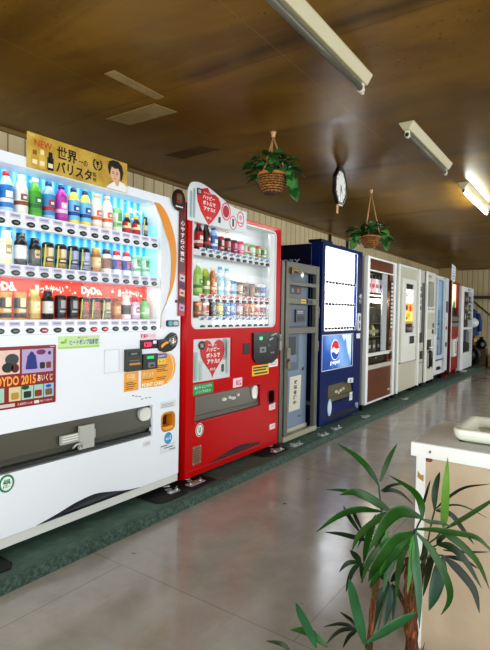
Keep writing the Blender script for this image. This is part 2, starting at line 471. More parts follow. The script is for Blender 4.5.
def fill_row(row, specs, ys, x, z, where, group):
    """specs: kind, noun, description, body, label, cap, accent, flag, height; None = empty place"""
    made = {}
    for y, sp in zip(ys, specs):
        if sp is None: continue
        kind, nm, d, b, l, c, a = sp[:7]; flag = sp[7] if len(sp) > 7 else False; hh = sp[8] if len(sp) > 8 else None
        if sp in made:
            o0, n0 = made[sp]
            o = copy_drink(o0, x, y, z, '%s, farther of its pair, %s' % (d, where))
            o0['label'] = '%s, nearer of its pair, %s' % (d, where)
        else:
            o = drink(kind, '%s, %s' % (d, where), x, y, z, b, l, c, a, nm, 'can' if 'can' in nm else 'bottle', group, hh)
            if flag: swing_tag(o, h=(hh or .12)*.9)
            made[sp] = (o, 1)

# ------------------------------------------------------------------ white drink machine
def chamfer_display(i=0.):
    return [(1.06+i, 1.047+i), (2.166-i, 1.047+i), (2.166-i, 1.65), (2.148-i, 1.72), (2.118-i, 1.785-i), (2.09-i, 1.803-i), (1.06+i, 1.803-i)]
def white_machine():
    Y0, Y1, Z0, Z1 = .98, 2.345, .098, 1.852
    t = thing('drink_vending_machine', 'big white drink vending machine with orange curve and blue lit shelves', 'vending machine', (-.37, (Y0+Y1)/2, KZ))
    outer = rr(Y0, Y1, Z0+.047, Z1, .006, 2)
    slot = rect(1.1, 2.117, .43, .612); cup = rr(2.194, 2.296, .44, .54, .03)
    d = MB().plate(outer, [chamfer_display(), slot, cup], -.03, 0, WHITE)
    d.plate(outer, [rect(Y0+.02, Y1-.02, Z0+.07, Z1-.02)], -.2, -.03, WHITE)
    d.build('door', t)
    b = MB().box(-.75, -.2, Y0, Y1, Z0+.047, Z1-.005, WHITE)
    b.build('cabinet', t)
    MB().box(-.74, -.004, Y0+.002, Y1-.002, Z0, Z0+.044, OFFW).build('base_strip', t)
    # display recess, liners
    BL = mat_corrugated_blue(); RH = mat_red_header()
    r = MB().plate(rect(1.03, 2.2, 1.02, 1.82), [chamfer_display()], -.19, -.03, WHITE); r.build('display_recess', t)
    MB().box(-.125, -.115, 1.04, 2.19, 1.36, 1.815, BL).box(-.12, -.026, 2.158, 2.1655, 1.37, 1.80, BL).build('blue_backing', t, label='glowing blue ribbed backing of the two upper shelves')
    q = MB().box(-.125, -.115, 1.04, 2.19, 1.05, 1.31, RH)
    W = M('#fff4ea', .5, emit=.5)
    for y in (1.19, 1.69): q.text('DyDo.', y, y+.135, 1.238, 1.29, -.1135, W, .03)
    for y in (1.42, 1.94): q.text('あったか〜い', y, y+.16, 1.245, 1.287, -.1135, W, .02)
    for y in (1.10, 1.30, 1.395, 1.60, 1.65, 1.86, 1.9, 2.12): q.px(ell(y, 1.255+.03*math.sin(y*40), .007, .007, 6), -.115, -.113, W)
    q.build('red_backing', t, label='red star-speckled backing of the bottom shelf with white lettering')
    q = MB().text('つめた〜い', 2.0, 2.11, 1.735, 1.77, -.1135, W, .02); q.build('lettering', t)
    # shelves, price cards, buttons
    ys = [1.178+.0715*i for i in range(14)]
    ROW = [(1.528, 1.598, 2.146), (1.309, 1.366, 2.162), (1.045, 1.117, 2.19)]
    for k, (z0, z1, ye) in enumerate(ROW):
        s = MB().py([(-.02, z0), (.006, z0+.004), (-.004, z1), (-.114, z1), (-.114, z1-.012), (-.02, z1-.03)], 1.06, ye, M('#eef2f7', .35, emit=.1))  # faint glow in the material brightens the shelf strip, no lamp here
        sh = s.build('shelf', t, .003)
        zc = z0+(z1-z0)*.74; zb = z0+(z1-z0)*.30
        card = MB().box(-.004, .0015, -.026, .026, -.011, .011, M('#d3d1e2', .5)).box(-.004, .002, -.02, .02, -.003, .005, M('#9f9bc4', .5))
        c0 = card.build('price_card', sh, origin=(0, 0, 0)); c0.location = Vector((0, ys[0], zc))-t.location
        btn = MB().px(ell(0, 0, .020, .0125, 16), -.002, .008, M('#101311', .25)).px(ell(0, 0, .013, .004, 10), .008, .0095, M('#6b7f78', .3))
        b0 = btn.build('selection_button', sh, origin=(0, 0, 0)); b0.location = Vector((.002, ys[0], zb))-t.location
        sold = None
        for i in range(1, 14):
            clone_part(c0, .0715*i)
            if k == 2 and i in (3, 7, 8):
                sb = MB().px(ell(0, 0, .020, .0125, 16), -.002, .008, M('#101311', .25)).px(ell(0, 0, .0165, .008, 12), .008, .0095, M('#d8222a', .4, emit=.5)).box(.0095, .0102, -.011, .011, -.0015, .0015, M('#ffffff', .4))
                o = sb.build('selection_button', sh, origin=(0, 0, 0), label='button lit red as sold out'); o.location = Vector((.002, ys[i], zb))-t.location
            else: clone_part(b0, .0715*i)
    # glass over the display
    g = MB().px(chamfer_display(.002), -.024, -.021, GLASS); g.build('display_glass', t)
    # orange crescent
    OR = M('#e8962a', .4)
    outp = [(2.10, 1.801), (2.155, 1.797), (2.215, 1.745), (2.262, 1.665), (2.288, 1.59), (2.298, 1.514), (2.296, 1.44), (2.284, 1.36), (2.255, 1.285), (2.214, 1.215)]
    inp = [(2.212, 1.222), (2.236, 1.29), (2.249, 1.36), (2.254, 1.43), (2.250, 1.51), (2.236, 1.57), (2.2, 1.635), (2.158, 1.72), (2.10, 1.80)]
    q = MB()
    import itertools
    A = catmull([(0, *p) for p in outp], 24); B = catmull([(0, *p) for p in inp[::-1]], 24)
    v = [(.0035, p.y, p.z) for p in A]+[(.0035, p.y, p.z) for p in B]
    q.add(v, [[i, i+1, i+26, i+25] for i in range(24)], OR)
    L1 = catmull([(.0036, 2.214, 1.218), (.0036, 2.19, 1.18), (.0036, 2.172, 1.14), (.0036, 2.168, 1.06)], 10)
    q.tube(L1, .0022, M('#b0843a', .4), 4)
    q.build('orange_curve', t)
    G3 = M('#c3c7ca', .35)
    MB().plate([(2.166, 1.047), (2.20, 1.047), (2.2, 1.2), (2.24, 1.3), (2.247, 1.44), (2.235, 1.56), (2.19, 1.64), (2.15, 1.73), (2.166, 1.65)], [], 0, .003, M('#dfe3e6', .3)).build('side_moulding', t)
    # dispensing slot
    q = MB().plate(rect(1.07, 2.14, .40, .64), [slot], -.17, -.03, M('#3a3a34', .4)); q.box(-.18, -.17, 1.07, 2.14, .4, .64, M('#33342f', .6)); q.build('slot_recess', t)
    FL = M('#565345', .3, spec=.22)
    q = MB().add([(-.012, 1.105, .485), (-.012, 2.112, .485), (-.035, 2.112, .608), (-.035, 1.105, .608)], [(0, 1, 2, 3)], FL)
    q.box(-.016, -.01, 1.105, 2.112, .478, .49, M('#4a4a42', .3)); q.box(-.06, -.012, 1.105, 2.112, .435, .452, M('#3a3b36', .3)).box(-.10, -.05, 1.105, 2.112, .452, .478, M('#57584f', .3))
    q.px(rr(2.02, 2.108, .525, .60, .03), -.03, -.008, M('#d7d8d0', .12, .3))  # pale patch paints a highlight onto the flap
    q.build('dispenser_flap', t)
    q = MB().box(-.012, .004, 1.60, 1.69, .455, .575, M('#b7b8b0', .3)).box(-.01, .002, 1.49, 1.70, .50, .545, M('#aeb0a8', .35)).tube([(0, 1.56, .47), (.012, 1.575, .49), (.012, 1.60, .49), (0, 1.615, .465)], .006, SILVER)
    for z in (.512, .524, .536): q.box(.002, .0026, 1.50, 1.59, z, z+.004, M('#f3f3ee', .5))
    q.build('flap_latch', t)
    # stickers and coin gear
    q = MB().px(rr(1.0, 1.458, .72, .997, .006), 0, .004, M('#8c1f1f', .35))
    PINK, LIL, MINT, CRM = M('#e7c9bd', .5), M('#b8a6cf', .5), M('#a9cdb8', .5), M('#d9cf9c', .5)
    def card(y0, y1, z0, z1, m, x=.005): q.px(rect(y0, y1, z0, z1), .004, x, m)
    card(1.02, 1.272, .875, .982, PINK); card(1.283, 1.442, .872, .982, LIL)
    q.px(ell(1.235, .94, .032, .026), .005, .006, M('#3d4247', .4)); q.px(ell(1.215, .905, .026, .022), .005, .0062, M('#22301f', .5)); q.px(ell(1.25, .90, .018, .02), .005, .0062, M('#5a1d1d', .5))
    q.px([(1.305, .89), (1.355, .889), (1.352, .945), (1.338, .966), (1.33, .972), (1.322, .966), (1.308, .945)], .005, .006, M('#27357f', .5))
    q.px([(1.300, .892), (1.307, .89), (1.317, .955), (1.31, .953)], .005, .0062, M('#2c3c8c', .5)).px([(1.353, .889), (1.36, .891), (1.35, .953), (1.343, .957)], .005, .0062, M('#2c3c8c', .5))
    q.px(rr(1.372, 1.398, .888, .918, .006), .005, .006, M('#26261f', .5)).px(rr(1.405, 1.43, .888, .918, .006), .005, .006, M('#7a3b20', .5))
    q.px(ell(1.378, .966, .024, .012), .005, .006, M('#7c2b66', .5)).px(ell(1.422, .96, .008, .009), .005, .006, M('#25345f', .5))
    q.text('CLUB DYDO 2015', 1.06, 1.352, .822, .866, .0052, M('#f0a23c', .5, emit=.2), .03)
    q.text('あいくじ', 1.36, 1.44, .828, .862, .0052, M('#f7e3d0', .5), .02)
    for a, b, mm, a2, m2 in ((1.03, 1.10, CRM, 1.06, '#2a2a2a'), (1.11, 1.2, MINT, 1.15, '#3b5a7a'), (1.222, 1.278, CRM, 1.25, '#b8963c'), (1.282, 1.34, MINT, 1.31, '#1f2a26'), (1.344, 1.39, MINT, 1.365, '#8c3020'), (1.394, 1.446, M('#9fc3de', .5), 1.42, '#7a5a2c')):
        card(a, b, .752, .815, mm); q.px(rr(a2-.018, a2+.018, .76, .79, .006), .005, .006, M(m2, .5))
    q.px(ell(1.418, .803, .014, .008), .005, .0065, M('#1f5fae', .5)).px(ell(1.30, .808, .018, .01), .005, .0065, M('#1f4a30', .5))
    card(1.02, 1.25, .728, .743, M('#d8c9c6', .5)); card(1.345, 1.37, .728, .742, M('#eee6e0', .5)); q.text('応募期間 CLUB', 1.262, 1.335, .730, .741, .0052, M('#f7e6e0', .5)); q.text('動力飲料', 1.375, 1.44, .731, .741, .0052, M('#f2dcd6', .5))
    q.text('DyDo', 1.425, 1.452, .985, .993, .0045, M('#f5e6e0', .5), .02)
    q.build('campaign_poster', t, label='dark red poster with product pictures and orange lettering')
    q = MB().px(rect(1.471, 1.717, .974, 1.036), 0, .003, M('#cfe6a8', .45)); q.px(rect(1.471, 1.717, .974, .983), .003, .0034, M('#a9d46e', .4))
    q.text('ヒートポンプ自販機', 1.535, 1.71, .99, 1.018, .0036, M('#1d5fae', .4), .02); q.text('省エネ', 1.58, 1.64, 1.022, 1.031, .0036, M('#2e7d3a', .4))
    q.px(ell(1.495, 1.005, .012, .006), .003, .0036, M('#6fb53a', .4)).px(ell(1.512, 1.012, .007, .013), .003, .0036, M('#8fca52', .4)); q.build('energy_sticker', t)
    q = MB().plate(rect(1.75, 1.853, .829, .955), [rect(1.753, 1.85, .832, .952)], 0, .002, M('#c5cbd0', .4)); q.build('service_panel', t)
    q = MB().px(rr(1.889, 2.004, .827, .951, .004), 0, .02, M('#3a3d38', .35)); q.px(rr(1.905, 1.99, .915, .935, .003), .02, .022, M('#191a19', .3)).px(rr(1.908, 1.99, .862, .874, .003), .02, .024, M('#c98b3c', .4)).box(.02, .023, 1.91, 1.985, .885, .889, M('#8d7f5a', .4))
    q.text('1000', 1.92, 1.965, .92, .93, .0225, M('#cfd3cc', .4)); q.build('banknote_reader', t)
    OG = M('#f0a83a', .45)
    q = MB().px(rect(1.89, 1.995, .714, .822), 0, .003, OG); BR = M('#5a3a12', .5)
    for i, z in enumerate((.726, .738, .750, .760)): q.box(.003, .0034, 1.9, 1.955+.012*(i % 3), z, z+.004, BR)
    q.text('千円札', 1.905, 1.975, .775, .81, .0035, M('#e9dfc6', .5), .02); q.build('banknote_sticker', t)
    pts = [(2.017, .722), (2.10, .719), (2.172, .717), (2.235, .728), (2.276, .752), (2.298, .79), (2.304, .833), (2.292, .877), (2.262, .906), (2.2, .917), (2.13, .917), (2.017, .917)]
    q = MB().px(pts, 0, .003, OG)
    arc = catmull([(.0036, 2.232, .735), (.0036, 2.268, .765), (.0036, 2.284, .83), (.0036, 2.262, .892), (.0036, 2.225, .912)], 14); q.tube(arc, .004, M('#f6e7c4', .4), 4)
    q.text('POINT CARD', 2.022, 2.20, .724, .747, .0036, M('#fff7e2', .5), .03)
    q.px(rr(2.14, 2.225, .884, .91, .01), .003, .0036, M('#3a4d9e', .4)).text('HAPPY', 2.15, 2.217, .89, .903, .004, M('#e8e8f4', .4), .02).px(rr(2.145, 2.215, .85, .877, .008), .003, .0036, M('#f4d95c', .4)).text('カード', 2.155, 2.205, .855, .872, .004, M('#6a4a12', .4), .02)
    for i, z in enumerate((.757, .768, .805, .815, .828, .838)): q.box(.003, .0036, 2.14 if z > .8 else 2.14, 2.21+.012*(i % 3), z, z+.004, BR)
    q.text('ポイント', 2.025, 2.115, .78, .815, .0036, M('#e9dfc6', .5), .02); q.box(.003, .0036, 2.025, 2.11, .765, .769, BR)
    q.build('point_card_sticker', t)
    q = MB().px(rr(2.016, 2.132, .827, .917, .004), 0, .018, M('#2c312e', .35)).px(rr(2.045, 2.10, .888, .905, .003), .018, .02, M('#2fbf6a', .3, emit=.5)).px(rr(2.055, 2.11, .837, .868, .004), .018, .02, M('#767c7b', .4)).px(rect(2.07, 2.10, .843, .855), .02, .021, M('#3b1c28', .4)); q.build('card_reader', t)
    q = MB().px(rect(2.006, 2.131, .947, .999), 0, .012, M('#3c1526', .2)).text('120', 2.03, 2.085, .958, .985, .0125, M('#f0305a', .4, emit=2.), .02).px(rect(2.098, 2.126, .974, .993), .012, .013, M('#f2e9ec', .4)); q.build('price_display', t)
    q = MB().px(rect(2.006, 2.132, 1.004, 1.038), 0, .002, M('#f5dfe4', .4)).text('販売中', 2.01, 2.068, 1.008, 1.033, .0024, M('#d82c58', .4), .03).text('釣銭', 2.08, 2.126, 1.01, 1.03, .0024, M('#e3a3b4', .4)); q.build('status_sticker', t)
    pts = [(2.136, .995), (2.2, 1.0), (2.235, 1.026), (2.262, 1.037), (2.292, 1.03), (2.308, 1.005), (2.308, .972), (2.29, .945), (2.255, .925), (2.2, .918), (2.16, .928), (2.14, .95)]
    q = MB().px(pts, 0, .014, M('#141210', .25)).lathe((.014, 2.262, .985), [(.034, 0), (.034, .004), (.026, .006), (.02, .002), (0, .002)], M('#85827c', .25, .8), 18, axis='x').box(.016, .022, 2.257, 2.267, .965, 1.005, M('#c9c5bb', .25, .8))
    q.px([(2.16, .955), (2.17, .945), (2.205, .967), (2.225, .97), (2.225, .985), (2.195, .982), (2.165, .965)], .014, .016, M('#e39a2e', .4, emit=.2)).text('コイン', 2.165, 2.205, .987, .996, .0145, M('#a9a49a', .4)); q.build('coin_slot_panel', t, .002)
    q = MB().px(rr(2.216, 2.322, 1.072, 1.112, .015), 0, .012, M('#2e3336', .3)).px(ell(2.24, 1.092, .02, .016), .012, .016, M('#4aa6b8', .3)).px(rr(2.265, 2.312, 1.08, 1.104, .008), .012, .015, M('#8c9296', .3, .6)); q.build('return_lever', t)
    q = MB().plate(rr(2.185, 2.305, .43, .55, .035), [rr(2.194, 2.296, .44, .54, .03)], 0, .004, M('#c98a30', .4)); q.plate(rr(2.19, 2.3, .435, .545, .03), [rr(2.197, 2.293, .443, .537, .03)], -.06, 0, M('#e79a2c', .4)); q.box(-.065, -.06, 2.18, 2.31, .42, .56, M('#4a2a12', .5)); q.box(-.055, .002, 2.2, 2.29, .443, .462, M('#f0a83a', .4)); q.build('change_cup', t)
    q = MB().px(ell(2.248, .387, .033, .036, 24), 0, .003, M('#4a9fd0', .4)).text('ecoる', 2.225, 2.272, .375, .402, .0035, M('#eaf5fb', .4), .03); q.build('eco_sticker', t)
    q = MB().px(rect(2.176, 2.31, .575, .617), 0, .002, M('#dfe4e6', .4))
    for z in (.582, .591, .60): q.box(.002, .0024, 2.185, 2.29, z, z+.003, M('#8b9094', .5))
    q.build('notice_sticker', t)
    q = MB().px(rect(2.178, 2.314, .30, .355), 0, .002, M('#e2e6e8', .4))
    for z, a, b in ((.342, 2.185, 2.24), (.328, 2.215, 2.29), (.312, 2.26, 2.31)): q.box(.002, .0024, a, b, z, z+.005, M('#4e565c', .5))
    q.build('address_sticker', t)
    q = MB().px(rect(2.03, 2.10, .37, .41), 0, .002, M('#e9ecee', .4)).text('お客様', 2.04, 2.09, .38, .40, .0024, M('#9aa0a4', .4)); q.build('small_sticker', t)
    q = MB()
    for a, z in ((1.95, .683), (1.975, .677), (2.0, .672), (2.02, .655), (2.05, .657), (2.08, .657)): q.box(0, .001, a, a+.018, z, z+.004, M('#565d63', .5))
    q.build('printed_notice', t)
    q = MB().px(ell(1.215, .388, .036, .04, 24), 0, .002, M('#2f8a5a', .4)).px(ell(1.215, .388, .027, .031, 24), .002, .003, M('#eef4ee', .4)).text('緑', 1.197, 1.233, .368, .408, .0035, M('#2f8a5a', .4), .03); q.build('green_seal', t)
    q = MB().px(rr(2.295, 2.31, 1.22, 1.238, .004), 0, .006, BLACK); q.build('door_lock', t)
    # scoop above the base strip, its shade painted as flat dark shapes
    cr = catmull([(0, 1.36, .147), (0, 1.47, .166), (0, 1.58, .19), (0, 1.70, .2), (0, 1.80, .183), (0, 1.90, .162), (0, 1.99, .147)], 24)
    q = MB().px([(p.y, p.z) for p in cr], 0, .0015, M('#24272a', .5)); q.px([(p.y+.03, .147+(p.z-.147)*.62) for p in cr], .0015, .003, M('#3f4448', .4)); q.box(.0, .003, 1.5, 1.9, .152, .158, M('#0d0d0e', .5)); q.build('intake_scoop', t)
    for y in (1.07, 2.285):
        MB().lathe((-.05, y, KZ+.0105), [(0, 0), (.03, 0), (.03, .01), (.012, .014), (.012, .034), (0, .034)], STEEL, 12).build('foot', t)
    return t
white_machine()
WY = [1.178+.0715*i for i in range(14)]
W1 = [('pet', 'water_bottle', 'water bottle with blue mountain label', '#cfe4f2', '#3d8fd1', '#e8eef2', '#ffffff'),
 ('pet', 'water_bottle', 'pale blue bottle with red and white cap', '#bfe0f2', '#2f86cc', '#d5272f', '#f5f7fa'),
 ('pet', 'almond_drink_bottle', 'cream white bottle with brown nut picture', '#efece2', '#f2efe6', '#f2f4f4', '#8a4a26'),
 ('pet', 'green_tea_bottle', 'bright green tea bottle with white writing', '#5fb53c', '#4aa43a', '#e9efe9', '#1f7a3a'),
 ('pet', 'soda_bottle', 'blue and red patterned bottle with navy cap', '#9ec3dc', '#3f93c8', '#1d3f7f', '#b22a3c'),
 ('pet', 'grape_drink_bottle', 'magenta grape bottle with navy cap', '#b13aa0', '#c24fae', '#1d3f7f', '#f0d6ee'),
 ('pet', 'lemon_drink_bottle', 'blue and yellow lemon bottle', '#f2e36a', '#7ec8ee', '#1d2f5f', '#1c4f9c'),
 ('pet', 'lemon_drink_bottle', 'blue and yellow lemon bottle', '#f2e36a', '#7ec8ee', '#1d2f5f', '#1c4f9c'),
 ('pet', 'peach_drink_bottle', 'white bottle with orange fruit picture', '#f6ddd0', '#f7f3ee', '#f3b48c', '#e8703a'),
 ('pet', 'peach_drink_bottle', 'white bottle with orange fruit picture', '#f6ddd0', '#f7f3ee', '#f3b48c', '#e8703a'),
 ('can', 'melon_soda_can', 'pale green can with white band', '#9fd39a', '#e4f2dc', '#d5dbd8', '#5fae62', False, .135),
 ('vial', 'vitamin_bottle', 'small brown bottle, red label, yellow cap', '#4a2412', '#c22432', '#e8d24a', '#f3e6b0'),
 ('vial', 'vitamin_bottle', 'small brown bottle, red label, yellow cap', '#4a2412', '#c22432', '#e8d24a', '#f3e6b0'),
 ('slim', 'energy_drink_bottle', 'slim black bottle with pale label', '#151517', '#d9d6cc', '#101012', '#8a8270', True)]
fill_row(1, W1, WY, -.075, 1.5985, 'top row of white machine', 'drinks in the top row of the white machine')
W2 = [None,
 ('alu', 'cafe_latte_bottle', 'cream bottle can with white cap', '#e6dfae', '#f1edd2', '#f2f2ee', '#b79b45', False, .15),
 ('alu', 'black_coffee_bottle', 'black bottle can with white label', '#141416', '#d9d9d6', '#19191b', '#e6e6e4', False, .15),
 ('alu', 'black_coffee_bottle', 'wide black bottle can with gold print', '#17150f', '#3a3222', '#0e0e10', '#c7ad62', False, .135),
 ('can', 'coffee_can', 'dark brown coffee can, gold ring, flag', '#2a1710', '#b08a4a', '#8a7a5a', '#e2d2ac', True, .125),
 ('can', 'coffee_can', 'dark brown coffee can, gold ring, flag', '#2a1710', '#b08a4a', '#8a7a5a', '#e2d2ac', True, .125),
 ('can', 'coffee_can', 'dark blue coffee can, grey ring, flag', '#1a1c38', '#7a7c92', '#6a6c7a', '#aeb2d0', True, .125),
 ('can', 'coffee_can', 'dark blue coffee can, grey ring, flag', '#1a1c38', '#7a7c92', '#6a6c7a', '#aeb2d0', True, .125),
 ('alu', 'amber_coffee_bottle', 'amber bottle with gold cap', '#a8702c', '#d8b070', '#c89a4a', '#f0dcae', False, .13),
 ('alu', 'milk_coffee_bottle', 'white labelled brown bottle with dark cap', '#e9e2d6', '#8a5a38', '#3a2a20', '#6a3f28', False, .13),
 ('alu', 'fruit_drink_bottle', 'white and blue bottle with red cap', '#eef0f2', '#34459a', '#d02a34', '#c8333c', False, .13),
 ('alu', 'fruit_drink_bottle', 'white and blue bottle with red cap', '#eef0f2', '#34459a', '#d02a34', '#c8333c', False, .13),
 ('can', 'green_tea_can', 'light green tea can with white band', '#8cc79a', '#dff0e2', '#c6d6ca', '#4f9c6a', False, .12),
 ('can', 'mint_soda_can', 'mint green can with dark print', '#9bd6ae', '#c9ead2', '#c6d6ca', '#2f8a58', False, .12)]
fill_row(2, W2, WY, -.075, 1.3665, 'middle row of white machine', 'drinks in the middle row of the white machine')
W3 = [None,
 ('can', 'gold_coffee_can', 'gold coffee can with black base', '#c79a4a', '#15110b', '#d8b060', '#efe0b0', False, .125),
 ('can', 'gold_coffee_can', 'gold coffee can with black base', '#c79a4a', '#15110b', '#d8b060', '#efe0b0', False, .125),
 ('alu', 'gold_coffee_bottle', 'gold bottle can with gold cap', '#b99c3e', '#d8c472', '#d6c374', '#f0e6b4', False, .14),
 ('alu', 'black_coffee_bottle', 'black bottle can with white writing', '#131315', '#cfcfcc', '#1a1a1c', '#e4e4e2', False, .14),
 ('can', 'black_coffee_can', 'black coffee can with silver emblem', '#141416', '#2a2a2e', '#8d8f92', '#9ea0a4', False, .12),
 ('can', 'black_coffee_can', 'black coffee can with silver emblem', '#141416', '#2a2a2e', '#8d8f92', '#9ea0a4', False, .12),
 ('can', 'coffee_can', 'black coffee can, red print, flag', '#1c1412', '#8a6a3a', '#7a6a4e', '#c03a30', True, .115),
 ('can', 'coffee_can', 'black coffee can, red print, flag', '#1c1412', '#8a6a3a', '#7a6a4e', '#c03a30', True, .115),
 ('can', 'coffee_can', 'dark navy coffee can with gold print and price flag', '#161a34', '#8f8a6a', '#6a6c7a', '#c9b98a', True, .115),
 ('alu', 'amber_tea_bottle', 'amber brown tea bottle', '#9a5a22', '#c98a42', '#7a4a22', '#e8c68e', False, .118),
 ('alu', 'white_dotted_bottle', 'white bottle with black dots', '#f0ece6', '#2a2220', '#d8d2ca', '#4a2a24', False, .128),
 ('alu', 'berry_drink_bottle', 'pale purple bottle with red cap', '#c8b2cc', '#f0e6ee', '#b0283a', '#7a3f6a', False, .12),
 ('pet', 'green_tea_bottle', 'plain green tea bottle', '#7ab870', '#8ccc84', '#5aa052', '#cfeac4', False, .12)]
fill_row(3, W3, WY, -.075, 1.1175, 'bottom row of white machine', 'drinks in the bottom row of the white machine')
# banner standing on the white machine
def banner():
    t = thing('advertising_banner', 'gold cardboard coffee banner with portrait standing on the white machine', 'banner', (0, 1.595, 1.81))
    GOLD = mat_mottle('gold_foil_card', '#b08a2c', '#d9bb5a', 9, .35)
    MB().px(rect(1.30, 1.889, 1.808, 1.968), .004, .008, GOLD).build('card', t)
    K = M('#17120c', .5); x = .0086
    q = MB().text('NEW', 1.335, 1.425, 1.912, 1.943, x, M('#c23a2c', .5), .01)
    q.text('世界', 1.452, 1.566, 1.882, 1.945, x, K, .025).text('一の', 1.575, 1.628, 1.885, 1.915, x, K, .015)
    q.text('バリスタ', 1.448, 1.655, 1.82, 1.876, x, K, .03).vtext('監修', 1.672, .024, 1.872, .026, x, K, .015)
    q.text('新発売', 1.308, 1.335, 1.952, 1.962, x, M('#efe2b0', .5)); q.build('lettering', t)
    for y, h, m, c in ((1.337, .075, '#caa23c', '#8a6a1e'), (1.375, .085, '#d8b850', '#efe0a0'), (1.418, .085, '#1a1612', '#0e0c0a')):
        b = MB().px(rr(y-.016, y+.016, 1.818, 1.818+h*.72, .005), .008, .0092, M(m, .4)).px(rr(y-.010, y+.010, 1.818+h*.7, 1.818+h, .004), .008, .009, M(c, .4)).px(rect(y-.012, y+.012, 1.83, 1.85), .0092, .0098, M('#efe6c4', .4))
        b.build('printed_bottle', t)
    q = MB()
    for i in range(-7, 8):
        if abs(i) < 1: continue
        a = math.radians(-90+i*19); q.px(ell(1.690+.026*math.cos(a), 1.915+.028*math.sin(a), .006, .004, 8), .008, .0092, K)
    q.px([(1.68, 1.93), (1.70, 1.93), (1.697, 1.915), (1.692, 1.91), (1.692, 1.902), (1.697, 1.898), (1.683, 1.898), (1.688, 1.902), (1.688, 1.91), (1.683, 1.915)], .008, .0092, K); q.build('laurel_emblem', t)
    q = MB().px([(1.745, 1.81), (1.886, 1.81), (1.886, 1.84), (1.86, 1.856), (1.835, 1.86), (1.80, 1.852), (1.765, 1.83)], .008, .009, M('#eef0f2', .5))
    q.px([(1.80, 1.852), (1.835, 1.86), (1.828, 1.835), (1.815, 1.83)], .009, .0094, M('#d9a888', .5))
    q.px(ell(1.805, 1.892, .033, .042, 20), .009, .0098, M('#e2b596', .5))
    q.px([(1.762, 1.895), (1.755, 1.925), (1.765, 1.952), (1.79, 1.963), (1.825, 1.962), (1.85, 1.945), (1.86, 1.91), (1.852, 1.872), (1.842, 1.862), (1.838, 1.905), (1.825, 1.925), (1.8, 1.92), (1.78, 1.928), (1.773, 1.905), (1.77, 1.88)], .0098, .0104, M('#1c1310', .5))
    for y in (1.79, 1.816): q.px(ell(y, 1.894, .006, .0028, 8), .0104, .0108, M('#2a1a14', .5)).box(.0104, .0108, y-.008, y+.008, 1.901, 1.903, M('#2a1a14', .5))
    q.box(.0104, .0107, 1.801, 1.8035, 1.876, 1.89, M('#c08c6c', .5)).box(.0104, .0107, 1.794, 1.811, 1.865, 1.868, M('#b05a50', .5)); q.build('printed_portrait', t)
banner()
# narrow upright sign in the gap
def side_sign():
    t = thing('vertical_sign', 'narrow dark red upright sign with round black top between white and red machines', 'sign', (.012, 2.35, 1.14))
    t2 = mat_mottle('maroon_strip', '#5a0a10', '#6c0c14', 5, .3)
    MB().px(rect(2.315, 2.371, 1.41, 1.845), .005, .011, t2).px(rect(2.315, 2.371, 1.138, 1.41), .005, .011, M('#a3141c', .3)).build('strip', t)
    MB().px(ell(2.30, 1.85, .058, .066, 24), .011, .017, M('#1a0d0c', .3)).px(rr(2.276, 2.326, 1.83, 1.887, .01), .017, .019, M('#8a2a1c', .4)).px(rr(2.282, 2.32, 1.85, 1.874, .006), .019, .02, M('#4f6a3a', .4)).box(.017, .0185, 2.27, 2.335, 1.805, 1.813, M('#e6dcd6', .4)).build('round_top', t)
    MB().vtext('心やすらぐ微糖', 2.343, .036, 1.735, .038, .0115, M('#f5ece8', .4), .02).build('lettering', t)
    for i in range(5):
        z = 1.38-i*.046
        MB().px([(2.32, z-.02), (2.366, z-.03), (2.368, z+.01), (2.323, z+.018)], .011, .013, M(('#c8c2c0', '#3a2a5a', '#d8b8a0', '#2a2226', '#b9a0c8')[i], .4)).box(.013, .0136, 2.33, 2.355, z-.012, z-.002, M('#231a1c', .4)).build('printed_can', t)
side_sign()
